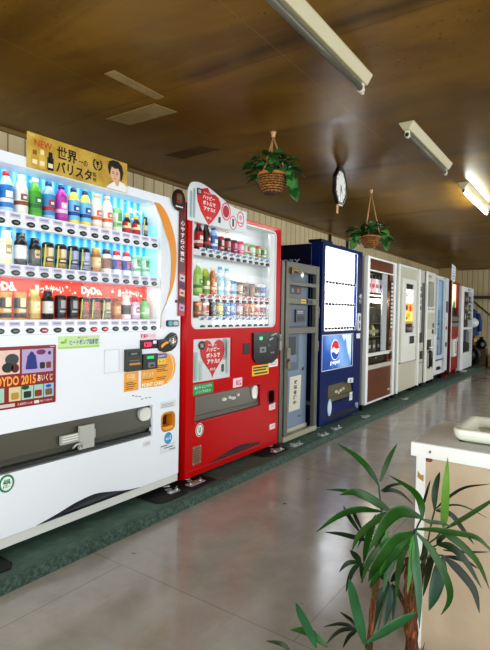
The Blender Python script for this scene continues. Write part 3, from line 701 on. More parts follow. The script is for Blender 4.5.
# ------------------------------------------------------------------ red drink machine
def red_machine():
    Y0, Y1, Z0, Z1 = 2.375, 3.56, .085, 1.855
    t = thing('drink_vending_machine', 'red drink vending machine with white lit shelves and heart poster', 'vending machine', (-.37, (Y0+Y1)/2, KZ))
    win = rr(2.447, 3.485, 1.052, 1.823, .05); slot = rect(2.497, 3.277, .44, .606); cup = rr(3.40, 3.492, .435, .54, .03); pos = rect(2.474, 2.894, .70, .985)
    d = MB().plate(rect(Y0+.03, Y1, Z0, Z1), [win, slot, cup, pos], -.03, 0, RED)
    d.plate(rect(Y0+.03, Y1, Z0, Z1), [rect(Y0+.05, Y1-.02, Z0+.02, Z1-.02)], -.2, -.03, RED)
    d.lathe((-.03, Y0+.03, 0), [(0, Z0), (.03, Z0), (.03, Z1), (0, Z1)], RED, 24, math.radians(-95), math.radians(5)).box(-.2, -.03, Y0, Y0+.03, Z0, Z1, RED)
    d.build('door', t)
    MB().box(-.75, -.2, Y0+.01, Y1, Z0, Z1-.01, RED).build('cabinet', t)
    DR = M('#6e0508', .4)
    MB().box(0, .001, 2.44, 3.555, .118, .122, DR)   .box(0, .001, 2.42, 3.555, .124, .1255, M('#e23a3a', .3)).build('base_seam', t)
    WI = M('#dfe4e4', .4, emit=.05)
    q = MB().plate(rect(2.41, 3.52, 1.02, 1.845), [win], -.13, -.03, WI); q.box(-.14, -.13, 2.41, 3.52, 1.02, 1.845, WI); q.build('display_recess', t)
    q = MB().plate(rr(2.447, 3.485, 1.052, 1.823, .05), [rr(2.458, 3.474, 1.063, 1.812, .045)], -.03, .003, M('#d4d8d8', .3)); q.box(-.025, -.005, 3.40, 3.474, 1.06, 1.8, M('#dfe3e2', .35)); q.build('display_frame', t)
    ROW = [(1.535, 1.578), (1.232, 1.272), (1.055, 1.122)]
    ys = [2.575+.0795*i for i in range(11)]
    for k, (z0, z1) in enumerate(ROW):
        s = MB().py([(-.028, z0), (-.012, z0+.003), (-.02, z1), (-.13, z1), (-.13, z1-.01), (-.03, z1-.02)], 2.452, 3.40, M('#e9eceb', .35))
        sh = s.build('shelf', t)
        cc, cd = ('#d8504a', '#b02a2a') if k == 1 else ('#7f9fc4', '#41668f')
        h = .030
        card = MB().box(-.022, -.013, -.03, .028, z1-.016, z1-.016+h, M('#e6eaee', .4)).px([(-.03, z1-.012), (.01, z1-.012), (.028, z1+.012), (-.015, z1+.008)], -.013, -.0115, M(cc, .4)).box(-.0115, -.011, -.012, .014, z1-.006, z1+.002, M(cd, .4))
        c0 = card.build('price_card', sh, origin=(0, 0, 0)); c0.location = Vector((0, ys[0], 0))-t.location
        zb = z0+.012
        b0 = MB().px(ell(0, 0, .020, .011, 14), -.014, -.004, M('#141011', .3)).px(ell(0, .001, .011, .004, 8), -.004, -.003, M('#5a3a3c', .4)).build('selection_button', sh, origin=(0, 0, 0)); b0.location = Vector((0, ys[0], zb))-t.location
        for i in range(1, 11): clone_part(c0, .0795*i); clone_part(b0, .0795*i)
    q = MB().px(rr(2.72, 3.02, 1.742, 1.775, .006), -.129, -.126, M('#e9e4dc', .4)).text('つめた〜い', 2.74, 3.0, 1.748, 1.769, -.1255, M('#b04a44', .4), .02); q.build('header_card', t)
    MB().px(rr(2.46, 3.472, 1.066, 1.81, .04), -.011, -.009, GLASS).build('display_glass', t)
    # lower poster behind its window
    q = MB().box(-.02, -.012, 2.46, 2.91, .69, .99, M('#d9dee0', .35))
    x = -.011
    q.px(heart(2.69, .845, .27, .262), x, x+.002, M('#c9252c', .35))
    W = M('#fbf3f0', .4)
    q.text('ハッピー', 2.62, 2.762, .895, .927, x+.0025, W, .035).text('ボトルで', 2.618, 2.768, .853, .887, x+.0025, W, .035).text('アケル!!', 2.628, 2.765, .812, .845, x+.0025, W, .035).text('みんなで', 2.635, 2.73, .935, .947, x+.0025, W, .02).text('当たる', 2.66, 2.72, .765, .785, x+.0025, W, .02)
    for a, b, z0, z1, m in ((2.49, 2.53, .71, .90, '#a9c4bd'), (2.54, 2.578, .705, .84, '#bcd2ca'), (2.80, 2.845, .83, .98, '#9fb0ac'), (2.835, 2.872, .73, .97, '#b4c2c2'), (2.79, 2.82, .745, .80, '#4a4644')):
        q.px(rr(a, b, z0, z1, .012), x, x+.0015, M(m, .4)).box(x+.0015, x+.002, a+.012, a+.016, z0+.01, z1-.02, M('#6f8a84', .4))
    q.px(ell(2.57, .942, .035, .03, 16), x+.0015, x+.003, M('#3a2c2c', .4)).text('当', 2.553, 2.585, .928, .955, x+.0035, M('#c9c0bc', .4), .02)
    q.build('heart_poster', t, label='white poster with red heart and white lettering')
    MB().px(pos, -.006, -.004, GLASS).build('poster_window', t)
    # dispenser
    q = MB().plate(rect(2.47, 3.3, .41, .63), [slot], -.16, -.03, M('#45443d', .4)); q.box(-.17, -.16, 2.47, 3.3, .41, .63, M('#3a3a35', .6)); q.build('slot_recess', t)
    q = MB().add([(-.012, 2.502, .475), (-.012, 3.272, .475), (-.035, 3.272, .602), (-.035, 2.502, .602)], [(0, 1, 2, 3)], M('#646050', .3, spec=.25)).box(-.02, -.008, 2.502, 3.272, .443, .474, M('#5b584c', .3)).box(-.0135, -.0115, 2.502, 3.272, .472, .477, M('#2f2e29', .4))
    q.px(rr(3.19, 3.268, .50, .6, .03), -.03, -.012, M('#cfcfc6', .15, .3))  # highlight on the flap, painted as a pale patch
    for y, z, w in ((2.84, .545, .05), (2.905, .55, .03), (2.95, .54, .05), (3.01, .555, .025)): q.px(ell(y, z, w*.6, .012, 10), -.03, -.014, M('#d5d4cb', .3))
    q.build('dispenser_flap', t)
    q = MB().plate(rect(2.487, 3.287, .43, .616), [slot], 0, .004, M('#a5060a', .3)); q.build('slot_frame', t)
    # coin unit
    pts = [(3.155, 1.012), (3.525, 1.018), (3.528, .825), (3.49, .79), (3.43, .765), (3.25, .765), (3.19, .785), (3.158, .82)]
    q = MB().px(pts, 0, .016, M('#191a1a', .3)); q.px(rr(3.235, 3.275, .955, .98, .004), .016, .018, M('#3fd08a', .3, emit=1.)).px(rr(3.24, 3.33, .855, .9, .005), .016, .018, M('#8b8e8c', .3, .5)).box(.018, .02, 3.27, 3.30, .87, .884, BLACK).tube([(.018, 3.40, .985), (.022, 3.47, 1.0), (.018, 3.50, .97)], .007, SILVER).tube([(.018, 3.37, .95), (.02, 3.42, .965)], .008, SILVER).text('硬貨', 3.40, 3.46, .84, .855, .0165, M('#b8bab8', .4)).text('投入', 3.36, 3.40, .90, .915, .0165, M('#9a9c9a', .4)); q.build('coin_unit', t)
    MB().box(0, .03, 3.515, 3.548, .86, .99, M('#8f8d86', .35, .7)).lathe((.03, 3.532, .96), [(.014, 0), (.014, .006), (0, .006)], STEEL, 10, axis='x').build('hasp_lock', t)
    MB().px(rect(3.036, 3.122, .853, .937), 0, .004, M('#16090a', .4)).build('banknote_slot', t)
    q = MB().px(rect(3.162, 3.399, .678, .758), 0, .002, M('#e8c93a', .45)); K = M('#2a2414', .5)
    for z, a, b in ((.735, 3.175, 3.385), (.715, 3.175, 3.36), (.69, 3.19, 3.38)): q.box(.002, .0026, a, b, z, z+.011, K)
    q.build('warning_sticker', t)
    q = MB().px(rect(3.397, 3.537, .729, .79), 0, .002, M('#f0eeee', .4))
    for z in (.745, .757, .769): q.box(.002, .0025, 3.41, 3.52, z, z+.004, M('#a08a92', .5))
    q.build('notice_sticker', t)
    q = MB().px(rect(2.918, 3.031, .619, .686), 0, .002, M('#f4dfe4', .4)).text('禁煙', 2.95, 3.022, .63, .67, .0025, M('#d3346a', .4), .04); q.build('pink_sticker', t)
    q = MB().px(rect(2.476, 2.686, .617, .688), 0, .002, M('#2f9a58', .4)).text('省エネ エコ', 2.488, 2.60, .655, .677, .0025, M('#dff2e4', .4), .02).text('自販機', 2.61, 2.67, .66, .678, .0025, M('#bfe6cc', .4)).text('ノンフロン', 2.50, 2.66, .628, .645, .0025, M('#dff2e4', .4), .02); q.build('green_sticker', t)
    q = MB().plate(rr(3.388, 3.502, .425, .55, .035), [cup], 0, .004, M('#8e0508', .3)); q.plate(rr(3.39, 3.5, .43, .545, .03), [rr(3.403, 3.489, .438, .537, .03)], -.06, 0, M('#4a0305', .4)); q.box(-.065, -.06, 3.38, 3.51, .42, .56, M('#1c0b0b', .5)); q.build('change_cup', t)
    for y0, y1, z0, z1 in ((3.417, 3.51, .378, .43), (3.431, 3.516, .217, .262)):
        MB().px(rect(y0, y1, z0, z1), 0, .002, M('#f0e6e6', .4)).text('ゴミ', y0+.02, y1-.015, z0+.014, z1-.01, .0025, M('#d05a6a', .4), .02).build('small_sticker', t)
    q = MB().px(ell(2.548, .381, .04, .045, 24), 0, .002, M('#eef2ea', .4)).plate(ell(2.548, .381, .036, .041, 24), [ell(2.548, .381, .03, .034, 24)], .002, .003, M('#2f7a50', .4)).text('U', 2.536, 2.56, .362, .40, .003, M('#2f7a50', .4), .05); q.build('round_seal', t)
    q = MB().px(rect(2.478, 2.566, .158, .281), 0, .003, M('#8a6a52', .35, .5))
    for i in range(6): q.box(.003, .0035, 2.488, 2.545+.01*(i % 2), .18+.016*i, .185+.016*i, M('#4a3428', .5))
    for y in (2.487, 2.557):
        for z in (.166, .273): q.lathe((.003, y, z), [(.005, 0), (.004, .002), (0, .002)], STEEL, 8, axis='x')
    q.build('rating_plate', t)
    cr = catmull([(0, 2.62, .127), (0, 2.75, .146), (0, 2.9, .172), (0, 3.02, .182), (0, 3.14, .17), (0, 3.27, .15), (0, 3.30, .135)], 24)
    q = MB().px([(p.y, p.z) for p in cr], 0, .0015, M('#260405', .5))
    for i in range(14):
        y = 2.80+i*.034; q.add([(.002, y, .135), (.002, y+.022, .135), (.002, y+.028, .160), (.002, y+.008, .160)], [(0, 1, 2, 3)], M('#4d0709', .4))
    q.build('intake_scoop', t)
    for y in (2.47, 3.5): MB().lathe((-.04, y, KZ+.0105), [(0, 0), (.028, 0), (.028, .008), (.012, .011), (.012, .021), (0, .021)], STEEL, 12).build('foot', t)
    # cardboard header with the heart
    b = thing('advertising_header', 'white wavy cardboard header with red heart on top of the red machine', 'banner', (.004, 2.72, 1.74))
    top = catmull([(0, 2.388, 1.93), (0, 2.42, 1.985), (0, 2.50, 2.003), (0, 2.60, 1.99), (0, 2.72, 1.955), (0, 2.84, 1.917), (0, 2.95, 1.905), (0, 3.042, 1.905)], 20)
    MB().px([(3.042, 1.745), (2.39, 1.745)][::-1]+[(p.y, p.z) for p in top][::-1], .004, .008, M('#dde3e6', .4)).build('card', b)
    x = .0085
    q = MB().px([(y, z) for y, z in [(2.585, 1.985), (2.55, 1.975), (2.50, 1.96), (2.475, 1.93), (2.485, 1.88), (2.52, 1.82), (2.575, 1.765), (2.60, 1.745), (2.63, 1.765), (2.69, 1.825), (2.725, 1.875), (2.725, 1.91), (2.70, 1.94), (2.66, 1.955), (2.625, 1.95), (2.60, 1.965)]], .008, .010, M('#d02028', .35))
    q.build('red_heart', b)
    q = MB().text('ハッピー', 2.535, 2.66, 1.905, 1.935, .0105, W, .035).text('ボトルで', 2.535, 2.668, 1.868, 1.898, .0105, W, .035).text('アケル!!', 2.545, 2.665, 1.832, 1.861, .0105, W, .035).text('みんなで', 2.545, 2.62, 1.943, 1.953, .0105, W, .02).text('当たる', 2.575, 2.625, 1.782, 1.797, .0105, W, .02).px(rr(2.475, 2.525, 1.925, 1.965, .006), .0105, .012, M('#221a1a', .4)).text('当', 2.485, 2.515, 1.932, 1.958, .0125, M('#e6dede', .4), .02)
    q.build('lettering', b)
    q = MB()
    PKC = M('#d9405c', .4)
    for cy, cz, ry, rz in ((2.79, 1.865, .052, .062), (2.965, 1.84, .045, .055), (2.875, 1.80, .042, .05)):
        q.plate(ell(cy, cz, ry, rz, 22), [ell(cy, cz, ry*.85, rz*.87, 22)], .008, .0095, PKC)
    q.px(ell(2.79, 1.865, .036, .043, 14), .008, .0092, M('#b8242c', .4)).px(rr(2.865, 2.885, 1.775, 1.83, .004), .008, .0095, M('#3a3236', .4)).px(rr(2.705, 2.73, 1.775, 1.815, .004), .008, .0095, M('#2f2a2c', .4)).px(ell(2.965, 1.852, .02, .018, 10), .008, .0095, M('#e89aa8', .4)).box(.008, .0095, 2.935, 2.995, 1.808, 1.816, PKC)
    q.build('printed_badge', b)
    q = MB()
    for y, h in ((2.42, .17), (2.45, .19)): q.px(rr(y-.012, y+.012, 1.765, 1.765+h, .01), .008, .009, M('#a9bcc0', .4)).box(.009, .0094, y-.003, y+.001, 1.78, 1.76+h, M('#6f8a90', .4))
    q.build('printed_bottle', b)
red_machine()
RY = [2.575+.0795*i for i in range(11)]
R1 = [('pet', 'cola_bottle', 'dark cola bottle with red label', '#2a100b', '#b3141c', '#a8131a', '#f0d8d4', False, .18),
 ('pet', 'cola_bottle', 'dark cola bottle with black label', '#24100c', '#1f1413', '#1a1a1a', '#c23a34', False, .18),
 ('pet', 'soda_bottle', 'clear blue bottle with blue label', '#8fb4d6', '#3a66b4', '#2a4a9c', '#dfe8f4', False, .17),
 ('can', 'cola_can', 'red can with black panel', '#a61a20', '#2a1212', '#c9c9c9', '#e8c6c0', False, .12),
 ('can', 'cola_can', 'black can with red panel', '#2a1414', '#a8232a', '#c9c9c9', '#c8a8a4', False, .12),
 ('can', 'berry_soda_can', 'dark maroon can with pink panel', '#6a1a3a', '#9a2a55', '#c9c9c9', '#e6a8c0', False, .115),
 ('can', 'peach_soda_can', 'pink can with white panel', '#d24a72', '#e89ab0', '#d8d8d8', '#f4e4e8', False, .115),
 ('can', 'tea_can', 'pale green can with red panel', '#a9c49a', '#dfe6d4', '#d8d8d8', '#c2504a', False, .11),
 ('can', 'melon_soda_can', 'green can with white panel', '#6fae74', '#d6e6d4', '#d8d8d8', '#f0f4ee', False, .11),
 ('can', 'apple_soda_can', 'red and green can', '#c8554c', '#8fb87a', '#d8d8d8', '#eadfd0', False, .11),
 ('can', 'lime_soda_can', 'pale lime can with dark green ring', '#a8c88a', '#3f7a4a', '#d8d8d8', '#eef2e0', False, .11)]
fill_row(4, R1, RY, -.056, 1.5785, 'top row of red machine', 'drinks in the top row of the red machine')
R2 = [('pet', 'green_tea_bottle', 'light green tea bottle', '#9cc45a', '#b6d67a', '#e6ecd8', '#4f8a34', False, .215),
 ('pet', 'green_tea_bottle', 'yellow green tea bottle with dark label', '#a8b84a', '#6a8a3a', '#dfe4c8', '#e8ecc0', False, .20),
 ('pet', 'amber_tea_bottle', 'amber tea bottle with orange label', '#a8602a', '#c8783a', '#e6d8c8', '#e8c89a', False, .195),
 ('pet', 'water_bottle', 'clear water bottle with pale cyan label', '#cfe0e4', '#8cc8d6', '#5fb4c8', '#e8f2f4', False, .215),
 ('pet', 'water_bottle', 'clear water bottle with grey label', '#d6e0e2', '#b8ccd4', '#7fc0d0', '#f0f4f4', False, .21),
 ('can', 'sports_drink_can', 'blue can with white stripe', '#3a6ab0', '#dfe6ee', '#d0d4d6', '#8ab0dc', False, .125),
 ('can', 'milk_tea_can', 'brown can with cream panel', '#5a3a28', '#c8ab88', '#c8c4bc', '#e8dcc4', False, .12),
 ('can', 'coffee_can', 'tan can with dark ring', '#b89a78', '#4a3226', '#c8c4bc', '#6a4a36', False, .12),
 ('can', 'coffee_can', 'dark brown can with orange panel', '#4a2c1e', '#8a5a3a', '#c8c4bc', '#c88a4a', False, .115),
 ('can', 'milk_coffee_can', 'white can with black panel', '#e0dcd6', '#3a3432', '#d4d4d2', '#2a2626', False, .12),
 ('can', 'sports_drink_can', 'white can with blue rings', '#dfe4ea', '#3a62aa', '#d4d4d2', '#5a84c4', False, .12)]
fill_row(5, R2, RY, -.056, 1.2725, 'middle row of red machine', 'drinks in the middle row of the red machine')
R3 = [('can', 'coffee_can', 'copper brown can', '#a8683a', '#7a4a2a', '#c8c4bc', '#dab48a', False, .112),
 ('can', 'milk_coffee_can', 'white can with red panel', '#e4dcd6', '#c89a94', '#d4d4d2', '#b83a3a', False, .114),
 ('can', 'black_coffee_can', 'black can with grey panel', '#23211f', '#4a4642', '#c8c4bc', '#8a8682', False, .112),
 ('can', 'corn_soup_can', 'olive green can with yellow panel', '#6a7a4a', '#c8b85a', '#c8c4bc', '#e6dc8a', False, .112),
 ('can', 'coffee_can', 'bright blue can with white panel', '#2f6ac0', '#1d3f8a', '#c8c4bc', '#dfe8f4', False, .112),
 ('can', 'coffee_can', 'blue can with silver ring', '#2a5ab0', '#b0b8c4', '#c8c4bc', '#6a94d4', False, .112),
 ('can', 'coffee_can', 'maroon can with white panel', '#6a3a34', '#c8a89a', '#c8c4bc', '#ece0d8', False, .112),
 ('can', 'coffee_can', 'rust red can with dark ring', '#a85a3c', '#5a2c22', '#c8c4bc', '#e0b494', False, .112),
 ('can', 'coffee_can', 'orange brown can with cream panel', '#b8743c', '#8a4a26', '#c8c4bc', '#eed8b0', False, .112),
 ('can', 'milk_tea_can', 'pale pink can with red ring', '#dcc4bc', '#a8504a', '#d4d4d2', '#c87a70', False, .112),
 ('can', 'milk_tea_can', 'white can with maroon print', '#dcd2cc', '#8a4450', '#d4d4d2', '#6a3040', False, .112)]
fill_row(6, R3, RY, -.056, 1.1225, 'bottom row of red machine', 'drinks in the bottom row of the red machine')

# ------------------------------------------------------------------ money changer inside its steel cage
def changer():
    BG = M('#7f90a2', .4); DG = M('#5d6672', .4)
    t = thing('money_changer', 'blue grey money changer cabinet locked inside a steel cage', 'money changer', (-.32, 3.93, KZ))
    MB().box(-.58, -.07, 3.66, 4.19, .075, 1.55, BG).build('cabinet', t, .006)
    MB().box(-.07, -.05, 3.68, 4.10, 1.05, 1.54, DG).build('upper_panel', t, .004)
    MB().px(rr(3.70, 3.98, .66, 1.04, .012), -.07, -.045, M('#5f6b7a', .4)).px(rr(3.79, 3.92, .80, .96, .01), -.045, -.043, M('#353d48', .4)).px(rr(3.79, 3.92, .735, .80, .008), -.045, -.03, M('#76828f', .4)).build('coin_tray', t)
    MB().px(rect(3.80, 4.0, 1.335, 1.40), -.05, -.046, BLACK).px(rect(3.83, 3.87, 1.35, 1.385), -.046, -.044, M('#7a7f88', .4)).px(rect(3.92, 3.97, 1.35, 1.385), -.046, -.044, M('#9a5a40', .4)).build('display_window', t)
    q = MB().px(rr(3.9, 4.07, 1.085, 1.20, .006), -.05, -.035, M('#3f4650', .4)).px(rr(3.93, 4.05, 1.10, 1.14, .004), -.035, -.033, BLACK)
    for z in (1.165, 1.18): q.box(-.035, -.034, 3.92, 4.03, z, z+.007, M('#b9bdc2', .4))
    q.build('banknote_reader', t)
    MB().lathe((-.05, 3.74, 1.22), [(.02, 0), (.02, .008), (0, .01)], STEEL, 12, axis='x').build('key_lock', t)
    MB().lathe((-.07, 4.07, .655), [(.012, 0), (.012, .006), (0, .006)], STEEL, 10, axis='x').lathe((-.07, 4.11, .655), [(.012, 0), (.012, .006), (0, .006)], BLACK, 10, axis='x').build('lamp_hole', t)
    q = MB().px([(3.855, .285), (4.06, .29), (4.078, .60), (3.87, .597)], -.07, -.066, M('#dcd8c8', .6))
    K = M('#3a362e', .6)
    for i, ch in enumerate('故障修理中'):
        z = .545-i*.046; q.text(ch, 3.945-.004*i, 4.005-.004*i, z-.02, z+.018, -.0655, K, .03)
    q.build('paper_notice', t, label='cream paper notice with vertical black writing')
    MB().box(-.07, -.06, 3.66, 4.19, .075, .14, M('#c3bfae', .5)).build('base_strip', t)
    MB().box(-.07, -.068, 4.03, 4.09, .215, .23, M('#5a6472', .5)).build('model_plate', t)
    CG = M('#6b6a60', .42, .3)
    c = thing('security_cage', 'olive grey steel bar cage around the money changer', 'cage', (-.3, 3.92, KZ))
    for y0, y1 in ((3.585, 3.635), (3.645, 3.70), (4.195, 4.255)):
        MB().box(-.03, .012 if y0 > 3.6 else 0, y0, y1, KZ+.02, 1.605, CG).build('post', c, .005)
    for y in (3.585, 4.205): MB().box(-.62, -.58, y, y+.05, KZ+.02, 1.60, CG).build('rear_post', c)
    for z0, z1 in ((1.525, 1.605), (1.405, 1.44), (1.245, 1.30), (.985, 1.045)):
        MB().box(-.025, .01, 3.70, 4.195, z0, z1, CG).build('crossbar', c, .004)
    MB().box(-.03, .014, 3.64, 4.255, KZ+.015, KZ+.06, M('#a8a48f', .45)).build('bottom_rail', c, .004)
    for y in (3.587, 4.217):
        for z in (.3, 1.0, 1.57): MB().box(-.58, -.03, y, y+.03, z, z+.035, CG).build('side_rail', c)
    for x in (-.56, -.42, -.28, -.14):
        MB().box(x, x+.03, 3.585, 4.255, 1.575, 1.6, CG).build('roof_bar', c)
    MB().px(rect(3.90, 3.99, 1.255, 1.29), .01, .013, M('#d9b45a', .5)).box(.013, .0135, 3.91, 3.98, 1.268, 1.277, M('#6a4a1a', .5)).build('yellow_label', c)
    MB().px(rr(4.02, 4.13, 1.255, 1.29, .006), .01, .016, BLACK).lathe((.016, 4.10, 1.272), [(.01, 0), (.008, .01), (0, .01)], M('#85806f', .4, .5), 8, axis='x').build('latch_plate', c)
    pad = MB().px(rr(3.655, 3.70, .70, .76, .008), .012, .035, M('#8d8672', .35, .7)).tube([(.024, 3.665, .755), (.024, 3.665, .80), (.024, 3.678, .815), (.024, 3.69, .80), (.024, 3.69, .755)], .005, STEEL); pad.build('padlock', c)
    MB().box(.012, .03, 3.645, 3.70, .785, .87, M('#8a877a', .4, .5)).build('hasp', c)
    pad = MB().px(rr(3.69, 3.73, 1.50, 1.555, .008), .012, .035, M('#7a5a36', .35, .6)).tube([(.02, 3.71, 1.53), (.03, 3.77, 1.535), (.03, 3.82, 1.52), (.03, 3.86, 1.525)], .011, M('#b08a5a', .4, .5)).ball((.035, 3.87, 1.50), (.012, .03, .035), M('#e6eaec', .15, .6)); pad.build('padlock', c)  # the whitish ball is a bright reflection modelled as a solid
    for z in (1.18, .86): MB().lathe((.0, 4.262, z-.05), [(0, 0), (.014, 0), (.014, .1), (0, .1)], M('#77766a', .4, .4), 10).build('hinge', c)
changer()

# ------------------------------------------------------------------ navy machine
def navy_machine():
    Y0, Y1, Z0, Z1 = 4.335, 5.335, .075, 1.855
    t = thing('drink_vending_machine', 'navy blue drink vending machine with glaring white display and round red white blue logo', 'vending machine', (-.37, (Y0+Y1)/2, KZ))
    disp = rr(4.395, 5.182, 1.0, 1.815, .015); pan = rect(4.366, 5.10, .615, .952); slot = rect(4.517, 5.146, .275, .455)
    d = MB().plate(rr(Y0, Y1, Z0, Z1, .006, 2), [disp, pan, slot], -.03, 0, NAVY)
    d.plate(rect(Y0, Y1, Z0, Z1), [rect(Y0+.02, Y1-.02, Z0+.02, Z1-.02)], -.12, -.03, NAVY)
    d.build('door', t, .006)
    sd = M('#081238', .4, spec=.3)
    MB().box(-.78, -.125, Y0+.004, Y1, Z0, Z1-.012, sd).build('cabinet', t, .004)
    q = MB()
    q.text('SUNTORY', -.70, -.245, 1.648, 1.70, 4.3385, M('#c9d2ea', .4), .02, face='y'); q.build('side_lettering', t)
    MB().box(-.16, -.02, Y0+.01, Y0+.26, Z1-.002, Z1+.028, sd).box(-.14, -.03, Y0+.5, Y0+.62, Z1-.002, Z1+.018, M('#2a2f3a', .4)).build('top_hinge_box', t, .004)
    LIT = M('#f4f8ff', .4, emit=4.5)
    q = MB().plate(rect(4.36, 5.22, .97, 1.83), [disp], -.11, -.03, M('#eef2f8', .4, emit=.8)); q.build('display_recess', t)
    MB().box(-.118, -.11, 4.36, 5.22, .97, 1.83, LIT).build('lit_backing', t, label='overexposed glowing white display backing')
    for k, z in enumerate((1.477, 1.262, 1.02)):
        sh = MB().box(-.11, -.012, 4.397, 5.18, z-.012, z+.016, M('#f2f5fa', .4, emit=1.2)).build('shelf', t)
        b0 = MB().px(ell(0, 0, .019, .014, 10), -.012, .002, M('#23262c', .4)).build('selection_button', sh, origin=(0, 0, 0)); b0.location = Vector((0, 4.455, z))-t.location
        for i in range(1, 10): clone_part(b0, .0745*i)
    MB().px(disp, -.008, -.006, GLASS).build('display_glass', t)
    MB().plate(rr(4.388, 5.189, .993, 1.822, .018), [disp], 0, .004, M('#cfd8ea', .3)).build('display_frame', t)
    q = MB().box(-.03, -.012, 4.355, 5.115, .605, .965, mat_pepsi_panel()); q.build('logo_panel', t)
    q = MB(); cy, cz, ry, rz = 4.684, .802, .098, .104
    q.px(ell(cy, cz, ry, rz, 32), -.012, -.009, M('#f4f6fa', .3, emit=.5))
    top = [(cy+ry*.93*math.cos(a), cz+rz*.93*math.sin(a)) for a in [math.radians(8+i*(178-8)/20) for i in range(21)]]
    low = catmull([(0, cy-ry*.92, cz+.0), (0, cy-.04, cz+.03), (0, cy+.02, cz+.008), (0, cy+ry*.92, cz+.016)], 12)
    q.px(top+[(p.y, p.z) for p in low][1:-1], -.009, -.007, M('#d42a34', .3, emit=.3))
    bot = [(cy+ry*.93*math.cos(a), cz+rz*.93*math.sin(a)) for a in [math.radians(190+i*(352-190)/20) for i in range(21)]]
    up = catmull([(0, cy+ry*.92, cz-.018), (0, cy+.03, cz-.045), (0, cy-.03, cz-.02), (0, cy-ry*.9, cz-.025)], 12)
    q.px(bot+[(p.y, p.z) for p in up][1:-1], -.009, -.007, M('#1c4fa8', .3, emit=.3)); q.build('round_logo', t, label='round red white and blue wave logo')
    MB().text('pepsi', 4.575, 4.80, .645, .70, -.0085, M('#eef2fa', .3, emit=.5), .02).build('logo_lettering', t)
    MB().plate(rect(4.356, 5.11, .605, .962), [pan], 0, .004, M('#c9d4ea', .3)).build('panel_frame', t)
    q = MB().plate(rect(4.49, 5.17, .25, .48), [slot], -.11, -.03, M('#53503f', .4)); q.box(-.115, -.11, 4.49, 5.17, .25, .48, M('#3a382e', .5)); q.add([(-.012, 4.52, .33), (-.012, 5.143, .33), (-.03, 5.143, .452), (-.03, 4.52, .452)], [(0, 1, 2, 3)], M('#645d46', .3, spec=.25)).box(-.014, -.008, 4.52, 5.143, .28, .328, M('#5f5a48', .3))
    for y, z, w in ((4.74, .37, .05), (4.80, .35, .03), (4.85, .37, .05), (4.92, .38, .04)): q.px(ell(y, z, w*.6, .016, 10), -.03, -.010, M('#c9c6b8', .3))
    q.build('dispenser_flap', t)
    q = MB().px([(4.99, .435), (5.14, .42), (5.15, .475), (5.0, .485)], .0, .002, M('#dfe3e6', .4)).px(ell(5.07, .45, .02, .015, 8), .002, .0024, M('#7f868c', .4)); q.build('notice_sticker', t)
    MB().px(rect(5.05, 5.13, .235, .325), 0, .002, M('#dfe3e6', .4)).text('ゴミ', 5.06, 5.12, .26, .30, .0025, M('#4a5a8a', .4)).build('white_sticker', t)
    MB().px(ell(4.558, .232, .05, .085, 20), 0, .002, M('#a9c4de', .4)).px(ell(4.558, .232, .036, .065, 20), .002, .003, M('#d9e6f2', .4)).build('oval_seal', t)
    q = MB().px(rr(5.20, 5.325, 1.20, 1.80, .01), 0, .005, M('#0d1a4c', .3))
    q.build('control_strip', t)
    MB().px(rr(5.215, 5.30, 1.665, 1.775, .006), .005, .008, M('#1a2450', .3)).build('price_window', t)
    q = MB().px(ell(5.26, 1.365, .022, .03, 12), .005, .02, M('#d8dcde', .25, .6)).px(rr(5.235, 5.30, 1.285, 1.33, .006), .005, .012, M('#7d8494', .3)); q.build('return_lever', t)
    MB().px(rr(5.215, 5.305, .985, 1.18, .02), .0, .01, M('#d5d9dc', .35)).px(ell(5.265, 1.12, .02, .03, 12), .01, .013, M('#4a5058', .4)).px(rr(5.245, 5.275, 1.01, 1.07, .008), .01, .013, M('#5a616c', .4)).build('coin_slot', t)
    MB().px(rect(5.205, 5.315, .90, .955), 0, .002, M('#e2e4e6', .4)).build('info_sticker', t)
    MB().px(rect(5.215, 5.30, .125, .19), 0, .002, M('#8a93b4', .4)).build('lower_sticker', t)
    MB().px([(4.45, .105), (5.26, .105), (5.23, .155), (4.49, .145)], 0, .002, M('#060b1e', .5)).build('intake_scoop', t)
    for y in (4.40, 5.26): MB().lathe((-.05, y, KZ), [(0, 0), (.028, 0), (.028, .008), (.012, .01), (.012, .025), (0, .025)], STEEL, 12).build('foot', t)
navy_machine()
NY = [4.455+.0745*i for i in range(10)]
def pale(c): return M(c, .4, emit=.9)  # display glare put into the drinks as pale, self-glowing colour
def washed(row, cols, z, where, hh, gname):
    for i, (nm, d, c) in enumerate(cols):
        if nm is None: continue
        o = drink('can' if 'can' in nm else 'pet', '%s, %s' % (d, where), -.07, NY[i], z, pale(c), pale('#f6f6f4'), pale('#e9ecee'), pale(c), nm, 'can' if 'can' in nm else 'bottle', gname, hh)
WZ = 'drinks washed out by the navy machine light'
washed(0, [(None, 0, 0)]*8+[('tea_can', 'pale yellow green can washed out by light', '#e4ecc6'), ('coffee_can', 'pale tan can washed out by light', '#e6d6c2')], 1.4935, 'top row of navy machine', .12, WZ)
washed(1, [('soda_can', 'pale lilac can washed out by light', '#cfc8ea'), ('soda_can', 'pale pink can washed out by light', '#f0d2da'), (None, 0, 0), ('soda_can', 'pale blue can washed out by light', '#c6dcf4'), (None, 0, 0), ('coffee_can', 'pale grey can washed out by light', '#d6d8de'), (None, 0, 0), ('coffee_can', 'pale peach can washed out by light', '#f2dccb'), ('coffee_can', 'pale brown can washed out by light', '#d9c4b4'), (None, 0, 0)], 1.2785, 'middle row of navy machine', .12, WZ)
